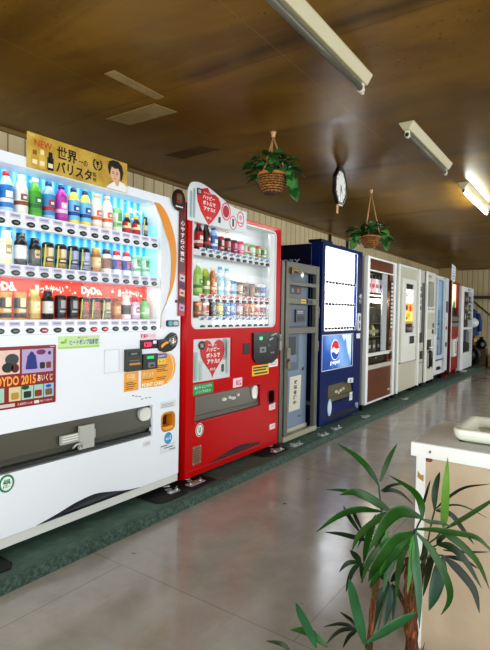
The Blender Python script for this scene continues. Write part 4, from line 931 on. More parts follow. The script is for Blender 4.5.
washed(2, [('soda_can', 'pale mauve can washed out by light', '#d6c6dc'), (None, 0, 0), ('tea_bottle', 'pale green bottle washed out by light', '#d8ecd0'), (None, 0, 0), ('water_bottle', 'pale cyan bottle washed out by light', '#cfe8f0'), (None, 0, 0), (None, 0, 0), ('tea_bottle', 'green tinted bottle washed out by light', '#c2e2c0'), ('coffee_can', 'pale beige can washed out by light', '#e6dcc8'), (None, 0, 0)], 1.0365, 'bottom row of navy machine', .15, WZ)
# ------------------------------------------------------------------ brown snack machine
def brown_machine():
    Y0, Y1, Z0, Z1 = 5.46, 6.47, .125, 1.835
    t = thing('snack_vending_machine', 'snack vending machine with brown panels, white edge posts and large glass window', 'vending machine', (-.37, (Y0+Y1)/2, KZ))
    BRN = mat_mottle('brown_sheet_panel', '#5c2c16', '#6c381d', 3, .35); SIDE = M('#b5b3a4', .45)
    win = rect(5.535, 6.285, .715, 1.672)
    d = MB().plate(rect(5.525, 6.395, .14, 1.825), [win, rect(5.56, 6.24, .575, .672)], -.03, -.004, BRN)
    d.build('door', t)
    MB().plate(rect(Y0, Y1, Z0, Z1), [rect(Y0+.02, Y1-.02, Z0+.02, Z1-.02)], -.62, -.03, SIDE).box(-.64, -.62, Y0, Y1, Z0, Z1, SIDE).build('cabinet', t)
    for y0, y1 in ((5.46, 5.525), (6.395, 6.47)): MB().box(-.03, .022, y0, y1, .125, 1.835, TRIMW).build('edge_post', t, .006)
    MB().box(-.03, .012, 5.525, 6.395, 1.815, 1.835, TRIMW).build('top_rail', t); MB().box(-.03, .012, 5.525, 6.395, .125, .142, TRIMW).build('bottom_rail', t)
    MB().box(-.004, .004, 5.525, 6.395, 1.672, 1.688, TRIMW).build('header_rail', t)
    WH = M('#d6d8d2', .4)
    MB().box(-.02, .008, 5.53, 6.39, .675, .715, WH).build('window_ledge', t); MB().box(-.02, .01, 5.53, 6.395, .52, .572, M('#b9b7aa', .45)).build('lower_ledge', t)
    MB().box(-.09, -.03, 5.545, 6.255, .56, .69, M('#0e0e0e', .25)).px(rr(5.60, 6.2, .60, .655, .01), -.03, -.02, M('#1b1b1a', .2)).lathe((-.02, 5.88, .64), [(.012, 0), (.01, .005), (0, .006)], STEEL, 10, axis='x').build('dispenser_flap', t)
    MB().box(-.03, -.016, 6.05, 6.225, .715, 1.67, M('#b4bec4', .35)).build('inner_pillar', t)
    MB().box(-.55, -.54, 5.53, 6.3, .7, 1.68, M('#2d2a28', .5)).box(-.54, -.03, 5.53, 6.29, .70, .715, M('#43403c', .5)).box(-.54, -.03, 6.285, 6.295, .7, 1.68, M('#1d1b1a', .5)).build('window_recess', t)
    for z in (1.06, .90): MB().box(-.5, -.04, 5.54, 6.28, z-.01, z, M('#5e5c58', .4, .5)).build('shelf', t)
    MB().tube([(-.1, 5.62, 1.335), (-.1, 6.27, 1.335)], .024, M('#fff6e4', .4, emit=25.)).build('lamp_tube', t)
    MB().box(-.16, -.06, 5.6, 6.27, 1.40, 1.41, M('#ece7da', .5)).build('lamp_shade', t)
    MB().tube([(-.08, 5.54, 1.655), (-.08, 6.28, 1.655)], .006, STEEL).build('hanging_rod', t)
    MB().px(win, -.014, -.011, mat_glass('shop_window_pane', .04)).build('window_glass', t)
    MB().box(-.004, .006, 6.29, 6.385, .98, 1.60, M('#26221f', .4)).build('selector_strip', t)
    b0 = MB().px(rr(-.028, .028, -.016, .016, .006), .006, .012, M('#e6e4dc', .4)).build('selection_button', t, origin=(0, 0, 0)); b0.location = Vector((0, 6.337, 1.56))-t.location
    for i in range(1, 12): clone_part(b0, 0, -.05*i)
    MB().lathe((-.004, 6.335, .86), [(.024, 0), (.024, .01), (.01, .014), (.01, .03), (0, .03)], STEEL, 12, axis='x').box(-.004, .004, 6.30, 6.37, .77, .80, BLACK).build('coin_slot', t)
    MB().px(rr(6.30, 6.375, .60, .70, .01), -.004, .012, BLACK).build('change_cup', t)
    MB().px(rect(6.28, 6.37, .20, .225), -.004, -.002, M('#c9a878', .5)).build('model_plate', t)
    for y in (5.52, 6.41): MB().box(-.1, -.03, y-.025, y+.025, KZ, .13, BLACK).build('foot', t)
    g = 'snack packs hanging behind the brown machine glass'
    for i, (y, c, c2, d) in enumerate(((5.72, '#e8e4e0', '#b8505a', 'white snack pack with dark pink band hung nearest the glass edge'), (5.85, '#e3b8c0', '#c04458', 'pink snack pack hung second along the rod'), (5.98, '#efece8', '#d86a74', 'white snack pack with coral band hung third along the rod'), (6.11, '#d8d4ee', '#9a4a5e', 'pale lilac snack pack hung last before the grey pillar'))):
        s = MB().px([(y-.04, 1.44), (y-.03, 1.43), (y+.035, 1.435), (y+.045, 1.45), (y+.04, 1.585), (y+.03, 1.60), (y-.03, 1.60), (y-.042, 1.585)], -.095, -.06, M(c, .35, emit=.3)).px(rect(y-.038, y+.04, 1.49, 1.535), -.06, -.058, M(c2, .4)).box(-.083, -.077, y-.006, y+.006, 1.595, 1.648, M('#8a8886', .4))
        tag(s.build('snack_pack', origin=(-.08, y, 1.44)), d, 'snack', g)
    q = MB().px([(5.68, 1.0615), (6.10, 1.0615), (6.05, 1.13), (5.97, 1.20), (5.92, 1.255), (5.78, 1.255), (5.72, 1.16)], -.15, -.07, M('#161717', .5)); q.px(ell(5.88, 1.13, .04, .04, 12), -.07, -.065, M('#3f4a2a', .5))  # dark bag shape stands in for a reflection in the glass
    tag(q.build('reflection_bag', origin=(-.11, 5.88, 1.061), bevel=.012), 'black triangular bag shape standing in for a reflection in the brown machine glass', 'bag')
    for y, c, d in ((5.72, '#1b1b1e', 'black bottle shaped reflection stand-in on the lower shelf, first along'), (5.82, '#2c3226', 'dark olive reflection stand-in on the lower shelf, second along'), (5.92, '#c4c86a', 'yellow green reflection stand-in on the lower shelf of the brown machine'), (6.02, '#1f1c1c', 'black reflection stand-in beside the yellow green one'), (6.12, '#3d3a36', 'dark grey reflection stand-in on the lower shelf next to the pillar')):
        s = MB().lathe((-.09, y, .901), [(0, 0), (.036, 0), (.038, .02), (.036, .09), (.02, .12), (.016, .14), (0, .14)], M(c, .35), 12).lathe((-.09, y, .901), [(.0385, .04), (.0375, .08)], M('#8d8a80', .4), 12)  # these bottle shapes stand in for reflections in the glass too
        tag(s.build('drink_bottle', origin=(-.09, y, .901)), d, 'bottle', 'reflection stand-ins on the lower shelf of the brown machine')
    for y, c, d in ((5.74, '#23262a', 'black box on the window floor of the brown machine, first along'), (5.89, '#4a4640', 'grey brown box on the window floor, second along'), (6.05, '#17181a', 'black box on the window floor next to the grey pillar')):
        s = MB().box(-.15, -.05, y-.05, y+.055, .7165, .86, M(c, .4)).px(rect(y-.03, y+.035, .76, .80), -.05, -.048, M('#b9b7b0', .4))
        tag(s.build('snack_box', origin=(-.1, y, .715), bevel=.006), d, 'box', 'boxes on the window floor of the brown machine')
brown_machine()

# ------------------------------------------------------------------ cream noodle machine
def cream_machine():
    Y0, Y1, Z0, Z1 = 6.575, 7.51, .118, 1.845
    t = thing('noodle_vending_machine', 'cream noodle vending machine with white door and orange yellow menu picture', 'vending machine', (-.37, (Y0+Y1)/2, KZ))
    MB().box(-.68, -.01, Y0, Y1, Z0, Z1, M('#c6c3b0', .45)).build('cabinet', t)
    MB().box(-.03, .02, 6.575, 6.635, Z0, Z1, TRIMW).build('edge_post', t, .005)
    MB().box(-.01, .006, 6.635, 7.44, 1.825, 1.845, TRIMW).build('top_rail', t)
    W = M('#e6e7df', .35)
    wn = rect(6.90, 7.27, .922, 1.60)
    MB().plate(rect(6.755, 7.40, .515, 1.665), [wn], -.01, .018, W).build('door', t, .003)
    MB().box(-.01, .004, 6.64, 7.5, .505, .515, M('#5c5a50', .5)).build('panel_seam', t)
    q = MB().box(-.008, -.004, 6.88, 7.29, .9, 1.62, M('#1b1714', .4)); x = -.003
    q.px(rect(6.9, 7.27, 1.33, 1.53), x-.001, x, M('#f6f2e8', .4, emit=.7)).px(rect(6.9, 7.27, 1.22, 1.33), x-.001, x, M('#f0a24a', .4, emit=.7)).px(rect(6.9, 7.27, 1.08, 1.22), x-.001, x, M('#f4d060', .4, emit=.8)).px(rect(6.9, 7.27, 1.045, 1.08), x-.001, x, M('#c98a3a', .4, emit=.4))
    q.vtext('うどん', 7.17, .07, 1.52, .062, x+.001, M('#2a1a14', .5), .03).text('天ぷら', 6.95, 7.08, 1.42, 1.47, x+.001, M('#c23a2a', .5), .03)
    q.px(ell(7.18, 1.26, .055, .05, 14), x, x+.001, M('#d8342a', .4, emit=.4)).px(ell(7.0, 1.27, .06, .04, 14), x, x+.001, M('#7a3a1a', .4)).px(ell(7.09, 1.16, .10, .035, 16), x, x+.001, M('#e8b03a', .4, emit=.4)).px(ell(7.02, 1.12, .04, .02, 10), x, x+.001, M('#b85a2a', .4))
    q.build('menu_picture', t, label='lit menu picture in orange, red and yellow')
    MB().box(-.004, .002, 6.92, 7.26, .93, 1.03, M('#2c2620', .4)).lathe((.0, 7.08, .945), [(0, 0), (.03, 0), (.085, .045), (.08, .05), (0, .02)], M('#9a938a', .35), 14, -PI/2, PI/2).build('serving_hatch', t)
    MB().px(wn, .008, .010, GLASS).build('window_glass', t)
    MB().px(rr(7.03, 7.29, .745, .89, .008), .018, .03, M('#e9ebe8', .35)).px(rr(7.06, 7.27, .765, .87, .006), .03, .033, BLACK).px(rect(7.09, 7.17, .79, .85), .033, .034, M('#3a5a74', .4)).build('coin_panel', t)
    for y in (6.63, 7.44): MB().box(-.12, -.04, y-.03, y+.03, KZ, Z0, BLACK).build('foot', t)
cream_machine()

def slim_machine():
    Y0, Y1, Z0, Z1 = 7.515, 7.93, .125, 1.845
    t = thing('cup_vending_machine', 'narrow grey cream vending machine squeezed between two bright white posts', 'vending machine', (-.37, (Y0+Y1)/2, KZ))
    MB().box(-.68, -.015, Y0, Y1, Z0, Z1, M('#bfbdae', .45)).build('cabinet', t)
    MB().box(-.03, .024, 7.515, 7.575, Z0, Z1, TRIMW).build('edge_post', t, .005)
    MB().px(rect(7.62, 7.74, 1.22, 1.62), -.015, -.005, M('#d9d8d0', .4)).build('sample_strip', t)
    for i in range(4): MB().px(rr(7.63, 7.72, 1.24+i*.095, 1.31+i*.095, .01), -.005, .0, M(('#3a3430', '#8a8478', '#23201e', '#5a4a44')[i], .4)).build('sample_picture', t)
    MB().px(rect(7.80, 7.88, .75, 1.66), -.015, -.004, M('#56585a', .4)).build('dark_strip', t)
    MB().px(rr(7.62, 7.78, .75, .90, .008), -.015, .0, M('#1d1a18', .4)).px(rr(7.65, 7.71, .79, .86, .006), .0, .003, M('#6a3a2e', .4)).build('coin_panel', t)
    MB().px(rr(7.75, 7.86, .50, .62, .01), -.015, .0, M('#3a3834', .4)).build('change_cup', t)
    MB().box(-.015, -.008, 7.58, 7.93, .44, .448, M('#5c5a50', .5)).build('panel_seam', t)
    for y in (7.6, 7.86): MB().box(-.12, -.05, y-.03, y+.03, KZ, Z0, BLACK).build('foot', t)
slim_machine()

def window_machine():
    Y0, Y1, Z0, Z1 = 7.935, 8.55, .125, 1.85
    t = thing('food_vending_machine', 'white food vending machine with grey recessed window and black handle', 'vending machine', (-.37, (Y0+Y1)/2, KZ))
    C = M('#d8d7ca', .42); wn = rect(8.06, 8.46, 1.24, 1.70)
    MB().plate(rect(Y0, Y1, Z0, Z1), [wn], -.2, -.005, C).box(-.68, -.2, Y0, Y1, Z0, Z1, C).build('cabinet', t)
    MB().box(-.03, .024, 7.935, 7.99, Z0, Z1, TRIMW).build('edge_post', t, .005)
    MB().box(-.09, -.08, 8.06, 8.46, 1.24, 1.70, M('#8f8f88', .5)).build('window_back', t)
    q = MB().box(-.08, .004, 8.03, 8.48, 1.22, 1.30, M('#e6e8e4', .4)); q.build('serving_shelf', t)
    for i in range(5): MB().px(ell(8.10+i*.08, 1.265, .016, .018, 8), .004, .007, M('#4a5a64', .4)).build('selection_button', t)
    MB().px(wn, -.012, -.01, GLASS).build('window_glass', t)
    MB().text('自動販売', 8.05, 8.28, 1.76, 1.80, -.004, M('#a8423a', .5), .02).text('フード', 8.05, 8.2, 1.72, 1.748, -.004, M('#a8423a', .5)).build('lettering', t)
    MB().px(rect(8.03, 8.50, .95, 1.20), -.005, .002, M('#c3c2b4', .45)).build('middle_panel', t)
    for z in (1.0, .9): MB().px(rr(8.38, 8.46, z-.03, z+.04, .006), -.005, .004, M('#3c3b37', .4)).build('round_switch', t)
    MB().px(rect(8.05, 8.32, .62, .78), -.005, .003, M('#262523', .4)).build('dark_slot', t)
    MB().tube([(.01, 8.17, .60), (.04, 8.18, .58), (.04, 8.18, .36), (.01, 8.17, .33)], .03, M('#121212', .35), 8).build('door_handle', t)
    MB().px(rr(8.38, 8.51, .30, .86, .012), -.005, .03, M('#e3e6e4', .38)).build('side_box', t)
    MB().tube([(.01, 8.2, .655), (.03, 8.3, .66), (.03, 8.42, .67)], .012, TRIMW).build('lever', t)
    for y in (8.02, 8.47): MB().box(-.12, -.05, y-.03, y+.03, KZ, Z0, BLACK).build('foot', t)
window_machine()

def glass_fridge():
    Y0, Y1, Z0, Z1 = 8.585, 9.36, .165, 1.835
    t = thing('glass_door_fridge', 'white glass door drinks fridge with pale blue interior', 'fridge', (-.37, (Y0+Y1)/2, KZ))
    W = M('#dde1e2', .35); wn = rect(8.66, 9.06, .50, 1.76)
    MB().plate(rect(Y0, Y1, Z0, Z1), [wn], -.3, -.02, W).box(-.65, -.3, Y0, Y1, Z0, Z1, W).build('cabinet', t)
    IB = M('#d2dbe1', .4, emit=.7)
    MB().box(-.18, -.17, 8.66, 9.06, 1.12, 1.76, IB).box(-.18, -.17, 8.66, 9.06, .5, 1.12, M('#8d9aa4', .4, emit=.12)).box(-.17, -.03, 9.05, 9.0595, .5, 1.76, M('#c3ced6', .4, emit=.45)).build('interior_back', t)
    MB().plate(rect(8.61, 9.12, .44, 1.80), [wn], -.02, .012, M('#c6d4de', .3)).build('door', t, .004)
    MB().px(wn, -.01, -.006, mat_glass('fridge_door_glass', .05, '#dde6ec')).build('door_glass', t)
    MB().box(-.02, .018, 9.13, 9.36, .2, 1.82, M('#cfd4d6', .35)).build('side_panel', t)
    MB().px(rr(9.20, 9.31, 1.22, 1.42, .01), .018, .024, M('#4a4648', .4)).build('control_panel', t); MB().px(rr(9.21, 9.29, .92, .98, .01), .018, .024, M('#a8505a', .4)).build('red_label', t); MB().px(rr(9.2, 9.3, .62, .70, .01), .018, .024, M('#3c3a3c', .4)).build('vent_cover', t)
    MB().box(-.02, .006, 8.6, 9.12, .405, .42, M('#3c4044', .4)).build('door_seam', t)
    MB().px(rr(8.78, 8.98, .245, .295, .008), -.02, .004, M('#15171a', .4)).build('vent_slot', t)
    for z in (.75, 1.0, 1.3): MB().box(-.17, -.03, 8.665, 9.049, z-.006, z, M('#dfe6ea', .3)).build('shelf', t)
    for z, h, w in ((1.0, .26, 'white paper card in the fridge, on the middle shelf'), (.75, .2, 'white paper card in the fridge, on the lowest shelf')):
        s = MB().box(-.05, -.045, 8.72, 9.03, z+.001, z+h, M('#d6e2ea', .5)).box(-.045, -.043, 8.72, 9.03, z+h*.05, z+h*.12, M('#c86a74', .5)).box(-.045, -.043, 8.76, 8.96, z+h*.5, z+h*.53, M('#8aa0b0', .5))
        tag(s.build('price_sign', origin=(-.047, 8.86, z)), w, 'sign', 'cards in the fridge')
    for i, (c, d) in enumerate((('#2f4a3a', 'dark green bottle at the bottom of the glass fridge, first along'), ('#3a5a6a', 'blue grey bottle at the bottom of the glass fridge, second along'), ('#4a6a5a', 'grey green bottle at the bottom of the glass fridge, third along'))):
        drink('pet', d, -.08, 8.74+i*.11, .50, c, '#6a8a90', '#c9d2d6', '#8aa8a8', 'drink_bottle', 'bottle', 'bottles at the bottom of the fridge', .2)
    for y in (8.66, 9.28): MB().box(-.12, -.05, y-.03, y+.03, KZ, Z0, BLACK).build('foot', t)
glass_fridge()

def red_far():
    Y0, Y1, Z0, Z1 = 9.45, 10.36, KZ+.005, 1.80
    t = thing('snack_vending_machine', 'dark red vending machine with bright cream display beside the glass fridge', 'vending machine', (-.37, (Y0+Y1)/2, KZ))
    R = M('#8f1620', .35); RD = M('#5c0d14', .4)
    MB().plate(rect(Y0, Y1, .15, Z1), [rect(9.62, 10.25, 1.18, 1.76)], -.2, -.01, R).box(-.62, -.2, Y0, Y1, .15, Z1, R).build('cabinet', t)
    MB().box(-.03, .04, 9.45, 9.5, .1, 1.8, RD).box(.0, .045, 9.50, 9.535, .15, 1.79, TRIMW).build('edge_post', t)
    MB().box(-.06, -.05, 9.62, 10.25, 1.3, 1.76, M('#f2ecc4', .4, emit=1.3)).box(-.06, -.045, 9.62, 10.25, 1.18, 1.32, M('#2a2a24', .5)).build('display_backing', t)
    q = MB()
    for i, (y, h, c) in enumerate(((9.70, .10, '#4a5a2c'), (9.80, .16, '#5f7a3a'), (9.92, .09, '#3a3a24'), (10.04, .15, '#6f9a4a'), (10.15, .20, '#55803c'))): q.px([(y-.04, 1.31), (y+.04, 1.31), (y+.03, 1.31+h*.6), (y, 1.31+h), (y-.03, 1.31+h*.55)], -.05, -.042, M(c, .5))
    q.build('display_picture', t)
    MB().px(rect(9.62, 10.25, 1.18, 1.76), -.02, -.018, GLASS).build('display_glass', t)
    MB().box(-.01, .006, 9.56, 10.3, 1.03, 1.18, M('#1f1c1c', .4)).build('selector_band', t)
    for i in range(6): MB().px(rr(9.62+i*.11, 9.69+i*.11, 1.07, 1.15, .008), .006, .01, M('#8a8a80', .4)).build('selection_button', t)
    MB().box(-.01, .008, 9.56, 10.3, .96, 1.03, M('#8790a0', .35, .4)).build('grey_band', t)
    MB().box(-.01, .002, 9.56, 10.3, .80, .804, M('#5c0d14', .4)).build('panel_seam', t)
    MB().px(ell(10.22, .72, .03, .04, 12), -.01, .01, M('#d8d8d4', .3)).build('coin_slot', t)
    q = MB().box(-.01, .07, 9.60, 9.86, .42, .74, M('#e4e4de', .4)); K = M('#4a4a44', .5)
    for i in range(5): q.box(.07, .0705, 9.74, 9.80, .48+i*.045, .51+i*.045, K)
    q.build('paper_box', t)
    for y in (9.5, 10.25): MB().box(-.12, -.02, y-.04, y+.06, KZ, .15, R).build('foot', t)
    s = thing('paper_notice', 'white paper notice board with rows of writing on top of the dark red machine', 'sign', (-.02, 9.9, 1.80))
    q = MB().px([(9.72, 1.80), (10.02, 1.80), (10.05, 2.09), (9.75, 2.12)], -.03, -.022, M('#e9ecf0', .5)); q.build('card', s)
    q = MB()
    for i in range(5): q.text(('営業中', '自販機', 'お弁当', '冷たい', '温かい')[i], 9.79, 9.97, 1.84+i*.05, 1.868+i*.05, -.021, M('#6a7078', .5), .01)
    q.build('lettering', s)
    MB().box(-.10, -.03, 9.75, 10.0, 1.80, 1.815, M('#b9bcc0', .5)).build('stand_foot', s)
red_far()

def far_showcase():
    Y0, Y1, Z0, Z1 = 10.47, 11.72, .085, 1.755
    t = thing('shelf_vending_machine', 'white vending machine with dark open shelves, last of the row', 'vending machine', (-.37, (Y0+Y1)/2, KZ))
    W = M('#e3e8ea', .35); wn = rect(10.74, 11.66, .93, 1.66); w2 = rect(10.74, 11.66, .42, .90)
    MB().plate(rect(Y0, Y1, Z0, Z1), [wn, w2], -.1, 0, W).box(-.6, -.1, Y0, Y1, Z0, Z1, W).build('cabinet', t, .004)
    MB().box(-.1, -.092, 10.74, 11.66, .42, 1.66, M('#34342f', .5)).build('shelf_back', t)
    MB().box(.0, .012, 10.47, 10.72, .09, 1.75, M('#f2f6f8', .3)).build('front_panel', t)
    for z in (1.10, 1.28, 1.46): MB().box(-.092, -.004, 10.745, 11.655, z-.01, z, M('#5c5a54', .4)).build('shelf', t)
    MB().text('お菓子', 11.1, 11.4, 1.685, 1.73, .001, M('#3a4a6a', .5), .02).build('lettering', t)
    MB().box(0, .01, 10.74, 11.66, .89, .94, W).build('middle_rail', t)
    MB().px(rr(11.2, 11.5, .62, .85, .01), -.09, -.03, M('#6a7480', .3)).px(rr(11.05, 11.55, .43, .60, .01), -.09, -.03, M('#1d1c1a', .4)).build('mechanism', t)
    cols = ('#3f4a5c', '#6a4a3a', '#8a8a70', '#54606a', '#7a3a3a', '#3a4a3a', '#a89a6a', '#4a5a7a', '#5c4a3c', '#88908c', '#6a5a2a', '#2f3a4a')
    for r_, (z, nmz) in enumerate(((1.46, 'top'), (1.28, 'middle'), (1.10, 'lowest'))):
        for i in range(4):
            y = 10.86+i*.22
            s = MB().box(-.085, -.025, y-.075, y+.075, z+.001, z+.12, M(cols[r_*4+i], .45)).box(-.025, -.023, y-.03, y+.03, z+.03, z+.07, M('#c9c6b8', .5))
            tag(s.build('snack_box', origin=(-.055, y, z)), '%s box, %s along the %s shelf of the last white machine' % (('slate blue', 'brown', 'khaki', 'grey blue', 'dull red', 'dark green', 'sand', 'steel blue', 'umber', 'pale grey', 'ochre', 'dark navy')[r_*4+i], ('first', 'second', 'third', 'fourth')[i], nmz), 'box', 'boxes in the last white machine')
    for y in (10.55, 11.62): MB().box(-.12, -.04, y-.03, y+.03, KZ, Z0, STEEL).build('foot', t)
far_showcase()
# wall bits above the machines
for y, h, lab in ((6.95, .18, 'dark conduit pipe on the wall above the cream machine'), (6.35, .1, 'grey cable pipe on the wall above the brown machine')):
    s = MB().tube([(XL+.02, y, H-.02), (XL+.02, y, H-h-.2)], .018, M('#3c382f', .5), 8).box(XL, XL+.05, y-.04, y+.04, H-h-.3, H-h-.2, M('#5c5646', .5))
    tag(s.build('conduit_pipe', origin=(XL+.02, y, H-h-.2)), lab, 'pipe')

# ------------------------------------------------------------------ clutter in the far corner
def far_corner():
    t = thing('wall_shelf', 'dark wall bracket shelf with diagonal brace on the far wall', 'shelf', (.1, YE-.15, 1.55))
    DK = M('#3c362c', .5)
    MB().box(-.32, .7, YE-.3, YE, 1.57, 1.63, DK).build('board', t)
    MB().tube([(-.25, YE-.02, 1.57), (.35, YE-.02, 1.05)], .014, DK).build('brace', t); MB().tube([(.35, YE-.02, 1.05), (.7, YE-.02, 1.35)], .012, DK).build('brace', t)
    MB().box(-.30, -.26, YE-.03, YE, .9, 1.57, DK).build('upright', t)
    BLU = mat_mottle('blue_work_cloth', '#2a4478', '#3f62a0', 12, .8)
    q = MB().lathe((-.14, 12.5, .0), [(0, 1.33), (.04, 1.32), (.10, 1.25), (.13, 1.05), (.14, .8), (.13, .72), (0, .72)], BLU, 12)
    q.v = [(-.14+(p[0]+.14)*1., 12.5+(p[1]-12.5)*.6, p[2]) for p in q.v]
    j = thing('work_jacket', 'blue work jacket hanging from the wall shelf in the far corner', 'jacket', (-.14, 12.5, .72))
    q.build('body', j); MB().tube([(-.03, 12.48, 1.22), (.03, 12.46, 1.0), (.02, 12.45, .82)], [.045, .04, .035], BLU).build('sleeve', j); MB().tube([(-.25, 12.48, 1.22), (-.29, 12.46, 1.0), (-.28, 12.45, .82)], [.045, .04, .035], BLU).build('sleeve', j)
    MB().tube([(-.14, 12.5, 1.32), (-.14, 12.52, 1.40), (-.14, 12.53, 1.57)], .006, STEEL).build('hanger_hook', j)
    s = thing('motor_scooter', 'dark motor scooter with white front cowl parked in the far corner', 'scooter', (-.2, 12.1, KZ))
    BK = M('#1a1a1b', .4)
    for x, y in ((.0, 12.0), (-.5, 12.1)):
        MB().lathe((x, y, .24+KZ), [(.16, -.05), (.24, -.04), (.24, .04), (.16, .05), (.16, -.05)], BK, 20, axis='y').lathe((x, y, .24+KZ), [(0, -.03), (.16, -.03), (.16, .03), (0, .03)], M('#2f3030', .5), 16, axis='y').build('wheel', s)
    q = MB().tube([(0, 12.0, .5), (-.12, 12.03, .45), (-.32, 12.07, .5), (-.52, 12.1, .65)], [.12, .11, .14, .12], M('#2c2a2a', .35), 10); q.build('body', s)
    MB().ball((.02, 12.0, .74), (.09, .12, .18), M('#3a3a3c', .3)).build('front_cowl', s)
    MB().ball((.02, 12.0, 1.02), (.16, .14, .12), M('#dfe4e8', .25)).build('headlamp_shell', s)
    MB().tube([(-.02, 11.78, 1.09), (.0, 12.0, 1.06), (-.02, 12.24, 1.09)], .018, BK).build('handlebar', s)
    MB().ball((-.38, 12.08, .77), (.22, .16, .08), BK).build('seat', s)
    MB().px(rr(11.93, 12.05, .60, .68, .01), .09, .13, M('#d8b83a', .4)).build('number_plate', s)
    MB().tube([(-.2, 12.04, .42), (-.2, 11.94, KZ)], .014, STEEL).build('kickstand', s)
    s.location.x -= .1
    b = thing('cardboard_box', 'brown cardboard box on the floor under the blue jacket', 'box', (.04, 12.56, 0))
    MB().box(-.08, .16, 12.43, 12.69, .001, .42, M('#5f4a30', .7)).build('carton', b); MB().box(-.081, .161, 12.54, 12.58, .1, .4205, M('#8d7a55', .5)).build('tape', b)
    g = MB().lathe((.04, 12.56, .423), [(0, 0), (.09, .0), (.12, .06), (.11, .14), (.06, .20), (.025, .225), (.045, .265), (0, .25)], M('#17171a', .3), 11)
    rnd = random.Random(5); g.v = [(p[0]+rnd.uniform(-.012, .012), p[1]+rnd.uniform(-.012, .012), p[2]) for p in g.v]
    tag(g.build('rubbish_bag', origin=(.04, 12.56, .423)), 'black tied rubbish bag resting on the brown cardboard box', 'bag')
    c = thing('plastic_crate', 'dull yellow plastic crate beside the brown cardboard box', 'crate', (.36, 12.55, 0))
    q = MB().plate(rect(12.42, 12.68, .03, .30), [rect(12.45, 12.67, .06, .12), rect(12.45, 12.67, .15, .21), rect(12.45, 12.67, .235, .27)], .22, .232, M('#8a7428', .5))
    q.box(.232, .49, 12.42, 12.432, .0, .30, M('#8a7428', .5)).box(.232, .49, 12.668, 12.68, .0, .30, M('#8a7428', .5)).box(.49, .502, 12.42, 12.68, 0, .30, M('#8a7428', .5)).box(.22, .502, 12.42, 12.68, 0, .03, M('#6f5c20', .5)); q.build('crate_body', c)
far_corner()
# ------------------------------------------------------------------ hanging from the ceiling
LEAFG = [mat_leaf('pothos_dark_leaf', '#143616', '#1f4c20'), mat_leaf('pothos_mid_leaf', '#1f5224', '#31682e'), mat_leaf('pothos_pale_leaf', '#3f7a3c', '#6a9a5c')]
ROPE = M('#b08a5c', .8); WICK = mat_wicker()
def heart_leaf(mb, c, d, up, L, W, m):
    d = d.normalized(); n = up-d*up.dot(d)
    if n.length < .01: n = Vector((1, 0, 0))
    n.normalize(); s = d.cross(n)
    pts = [(0, 0), (-.12, .30), (.10, .50), (.42, .46), (.75, .24), (1., 0)]
    v = [c]+[c+d*(L*a)+s*(W*b)+n*(.10*L*b-.18*L*max(a, 0)**2) for a, b in pts[1:-1]]+[c+d*L-n*.2*L]+[c+d*(L*a)-s*(W*b)+n*(.10*L*b-.18*L*max(a, 0)**2) for a, b in pts[1:-1][::-1]]
    v.append(c+d*(L*.45)-n*.05*L)
    k = len(v)-1
    mb.add(v, [(i, (i+1) % k, k) for i in range(k)], m, True)
def hanging_basket(x, y, zb, zt, r, lab, seed, trail, spread):
    rnd = random.Random(seed)
    t = thing('hanging_basket', lab, 'hanging plant', (x, y, zb), 'hanging baskets')
    h = zt-zb
    q = MB().lathe((x, y, zb), [(0, 0), (r*.62, .0), (r*.86, h*.25), (r*1.0, h*.6), (r*1.0, h), (r*.92, h), (r*.9, h*.8), (0, h*.8)], WICK, 22)
    q.build('wicker_basket', t)
    ring = [Vector((x+r*math.cos(2*PI*i/18), y+r*math.sin(2*PI*i/18), zt)) for i in range(19)]
    MB().tube(ring, .009, M('#b87838', .7), 6).build('basket_rim', t)
    MB().lathe((x, y, H-.035), [(0, 0), (.012, .004), (.014, .02), (.02, .035), (0, .035)], M('#c9a070', .6), 10).build('ceiling_hook', t)
    for a in (20, 140, 260):
        a = math.radians(a); MB().tube([(x, y, H-.03), (x+r*math.cos(a), y+r*math.sin(a), zt)], .0055, ROPE, 6).build('rope', t)
    f = MB(); vn = MB()
    for i in range(95):
        a = rnd.uniform(0, 2*PI); front = max(0., math.cos(a-math.radians(-62)))
        rad = (rnd.random()**.6)*spread*(1-.35*front); z = zt+.015+rnd.random()*.14*(1-.45*rad/spread)+(0.0 if rad < r*1.15 else -.05*rnd.random()*(1-front))
        c = Vector((x+rad*math.cos(a), y+rad*math.sin(a), z))
        d = Vector((math.cos(a)+rnd.uniform(-.6, .6), math.sin(a)+rnd.uniform(-.6, .6), rnd.uniform(-.7, .45)))
        L = rnd.uniform(.05, .082)
        heart_leaf(f, c, d, Vector((rnd.uniform(.0, .7), rnd.uniform(-.7, 0), 1)), L, L*.85, LEAFG[min(2, int(rnd.random()**.9*3))])
        if i % 3 == 0: vn.tube([(x+.3*(c.x-x), y+.3*(c.y-y), zt-.01), (c.x, c.y, c.z)], .003, LEAFG[1], 4, False)
    for (a, ln, n) in trail:
        a = math.radians(a); p = []
        for i in range(n):
            u = i/(n-1); p.append(Vector((x+(r*1.0+.05*u)*math.cos(a), y+(r*1.0+.05*u)*math.sin(a), zt+.04-ln*u*u-.02*u)))
        vn.tube(p, .0035, LEAFG[1], 5, False)
        for i, c in enumerate(p[1:]):
            for sgn in (-1, 1):
                d = Vector((math.cos(a+sgn*.9), math.sin(a+sgn*.9), -1.0-rnd.random()))
                L = rnd.uniform(.06, .085); heart_leaf(f, c, d, Vector((.5, -.8, .3)), L, L*.8, LEAFG[1+(i+sgn) % 2])
    vn.build('vine', t); f.build('foliage', t)
